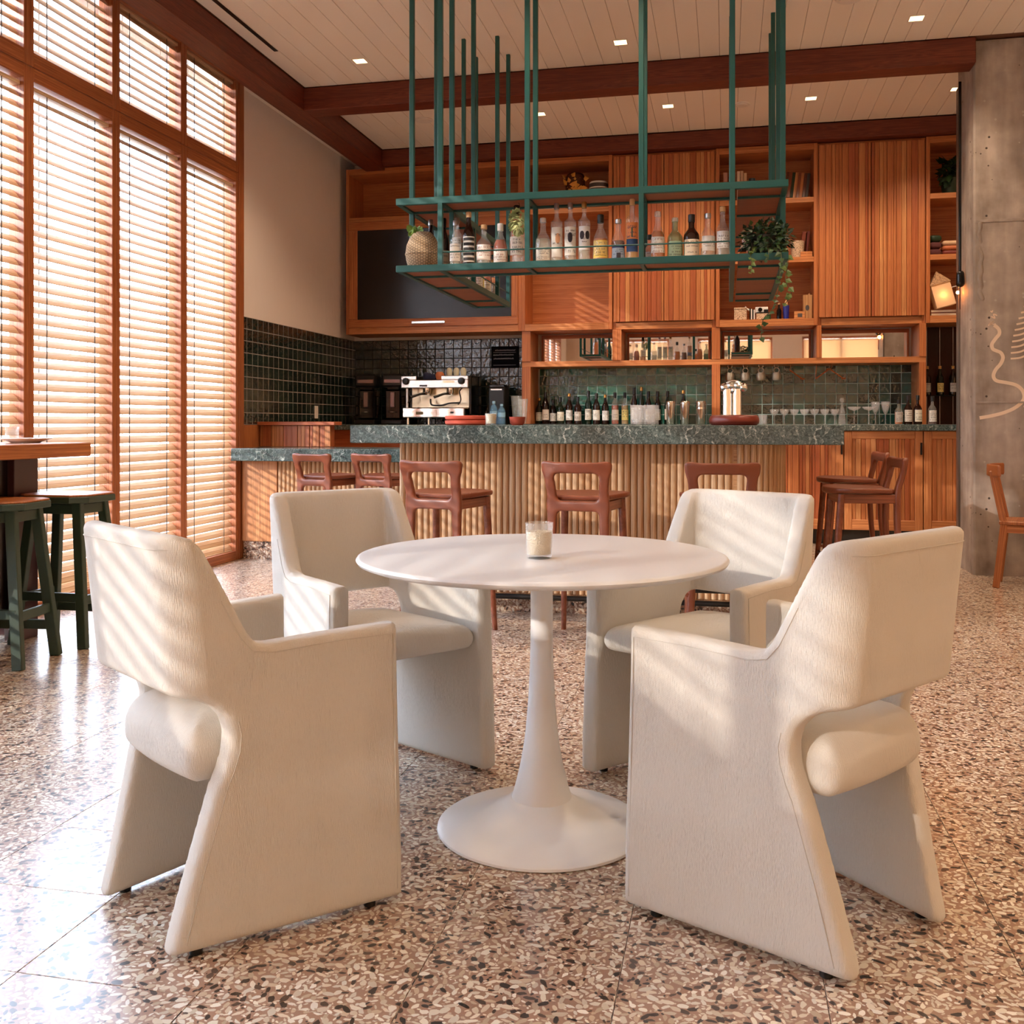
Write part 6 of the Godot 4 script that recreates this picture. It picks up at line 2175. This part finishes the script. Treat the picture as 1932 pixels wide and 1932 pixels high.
	mb.face(a, Vector3.DOWN)
	part(la, "roof", mb.mesh(), M.lantern_roof)
	span(la, "trim", Vector3(-0.09, 0.214, -0.074), Vector3(0.09, 0.222, 0.074), M.pale_wood, 0.001)
	part(la, "cord", tube_mesh(smooth_path([Vector3(0.09, 0.16, 0.02), Vector3(0.16, 0.16, 0.03), Vector3(0.22, 0.15, 0.02)], 4), 0.004, 6), M.cap_white)
	var l := OmniLight3D.new()
	l.name = "glow"
	l.light_color = Color(1.0, 0.7, 0.42)
	l.light_energy = 0.01
	l.omni_range = 12.0
	l.omni_attenuation = 2.0
	l.light_size = 0.04
	l.shadow_enabled = true
	la.add_child(l)
	l.position = Vector3(0, 0.11, 0.10)


func extra_materials() -> void:
	mat("brown_back", Color8(58, 24, 14), 0.2)
	var tw := mat("terrazzo_wall", Color8(220, 210, 205), 0.4)
	tw.albedo_texture = M.terrazzo.albedo_texture
	tw.uv1_triplanar = true
	tw.uv1_world_triplanar = true
	tw.uv1_scale = Vector3(0.8, 0.8, 0.8)
	var mg := glass("mercury_glass", Color(0.95, 0.95, 0.92), 0.12, 0.04)
	mg.heightmap_enabled = true
	mg.heightmap_texture = tex(wave_image(128, 0.09, 91))
	mg.heightmap_scale = 0.4
	mg.uv1_triplanar = true
	mg.uv1_scale = Vector3(12, 12, 12)
	var cr := glass("crystal", Color(0.93, 0.93, 0.95), 0.16, 0.03)
	cr.heightmap_enabled = true
	cr.heightmap_texture = mg.heightmap_texture
	cr.heightmap_scale = 0.5
	cr.uv1_triplanar = true
	cr.uv1_scale = Vector3(14, 14, 14)
	var me := mat("mercury", Color8(214, 194, 160), 0.32, 0.65)
	me.heightmap_enabled = true
	me.heightmap_texture = mg.heightmap_texture
	me.heightmap_scale = 0.6
	me.uv1_triplanar = true
	me.uv1_scale = Vector3(14, 14, 14)
	var hm := mat("hammered", Color8(206, 196, 176), 0.28, 0.9)
	hm.heightmap_enabled = true
	hm.heightmap_texture = mg.heightmap_texture
	hm.heightmap_scale = 0.6
	hm.uv1_triplanar = true
	hm.uv1_scale = Vector3(16, 16, 16)
	var sc := mat("fill_shade_cloth", Color8(240, 228, 210), 0.9)  # passes sky light as warm fill from the added shades
	sc.backlight_enabled = true
	sc.backlight = Color(0.8, 0.7, 0.57)
	mat("chalkboard", Color8(18, 16, 20), 0.85, 0.0, 0.2)
	mat("wax", Color8(240, 228, 206), 0.6)
	mat("black_plum", Color8(28, 15, 16), 0.25)
	mat("steel_plum", Color8(150, 128, 128), 0.25, 0.7)
	mat("cloth_white", Color8(232, 230, 228), 0.9)
	mat("copper", Color8(176, 92, 52), 0.3, 0.9)
	mat("label_blue", Color8(150, 196, 226), 0.5)
	mat("terracotta_deep", Color8(158, 64, 44), 0.6)
	mat("terracotta_tan", Color8(186, 104, 62), 0.6)
	mat("navy_cloth", Color8(26, 30, 58), 0.9)
	mat("stone_cup", Color8(186, 178, 154), 0.6)
	mat("steel_warm", Color8(226, 210, 180), 0.25, 0.9)
	mat("brass_dark", Color8(120, 108, 80), 0.4, 0.8)
	mat("hop", Color8(206, 216, 158), 0.6)
	mat("leaf_light2", Color8(92, 116, 52), 0.5)
	mat("orange_box", Color8(206, 112, 52), 0.5)
	mat("paper", Color8(226, 214, 190), 0.8)
	mat("smoke_brown", Color8(74, 36, 20), 0.2)
	mat("gold", Color8(206, 142, 56), 0.4, 0.4)
	mat("slate", Color8(76, 72, 72), 0.5)
	mat("slate_blue", Color8(58, 74, 88), 0.3)
	mat("book_pink", Color8(190, 140, 122), 0.7)
	mat("book_cream", Color8(216, 190, 166), 0.7)
	mat("book_buff", Color8(206, 168, 134), 0.7)
	mat("book_red", Color8(140, 64, 40), 0.6)
	mat("book_red2", Color8(112, 40, 30), 0.6)
	mat("plum_cloth", Color8(92, 48, 50), 0.9)
	mat("cobalt", Color8(24, 36, 140), 0.15)
	wood("pale_wood", Color8(216, 176, 122), 0.6)
	glass("clear_cap", Color(0.92, 0.92, 0.9), 0.35, 0.08)
	var lp := mat("lantern_paper", Color8(222, 186, 150), 0.8)
	lp.emission_enabled = true
	lp.emission = Color(1.0, 0.66, 0.36)
	lp.emission_energy_multiplier = 0.06
	var lr := mat("lantern_roof", Color8(214, 190, 164), 0.8)
	lr.albedo_texture = M.spotted.albedo_texture
	lr.uv1_triplanar = true
	lr.uv1_scale = Vector3(9, 9, 9)


func _ready() -> void:
	rng.seed = 20240
	set_camera_and_light()
	make_materials()
	extra_materials()
	make_floor()
	make_ceiling()
	make_windows()
	make_walls()
	make_cabinets()
	make_bar()
	make_hanging_shelf()
	make_column()
	make_dining()
	make_stools()
	make_window_table()
	make_side_chair()
	make_bottles()
	make_counter_things()
	make_plants()
	make_shelf_things()
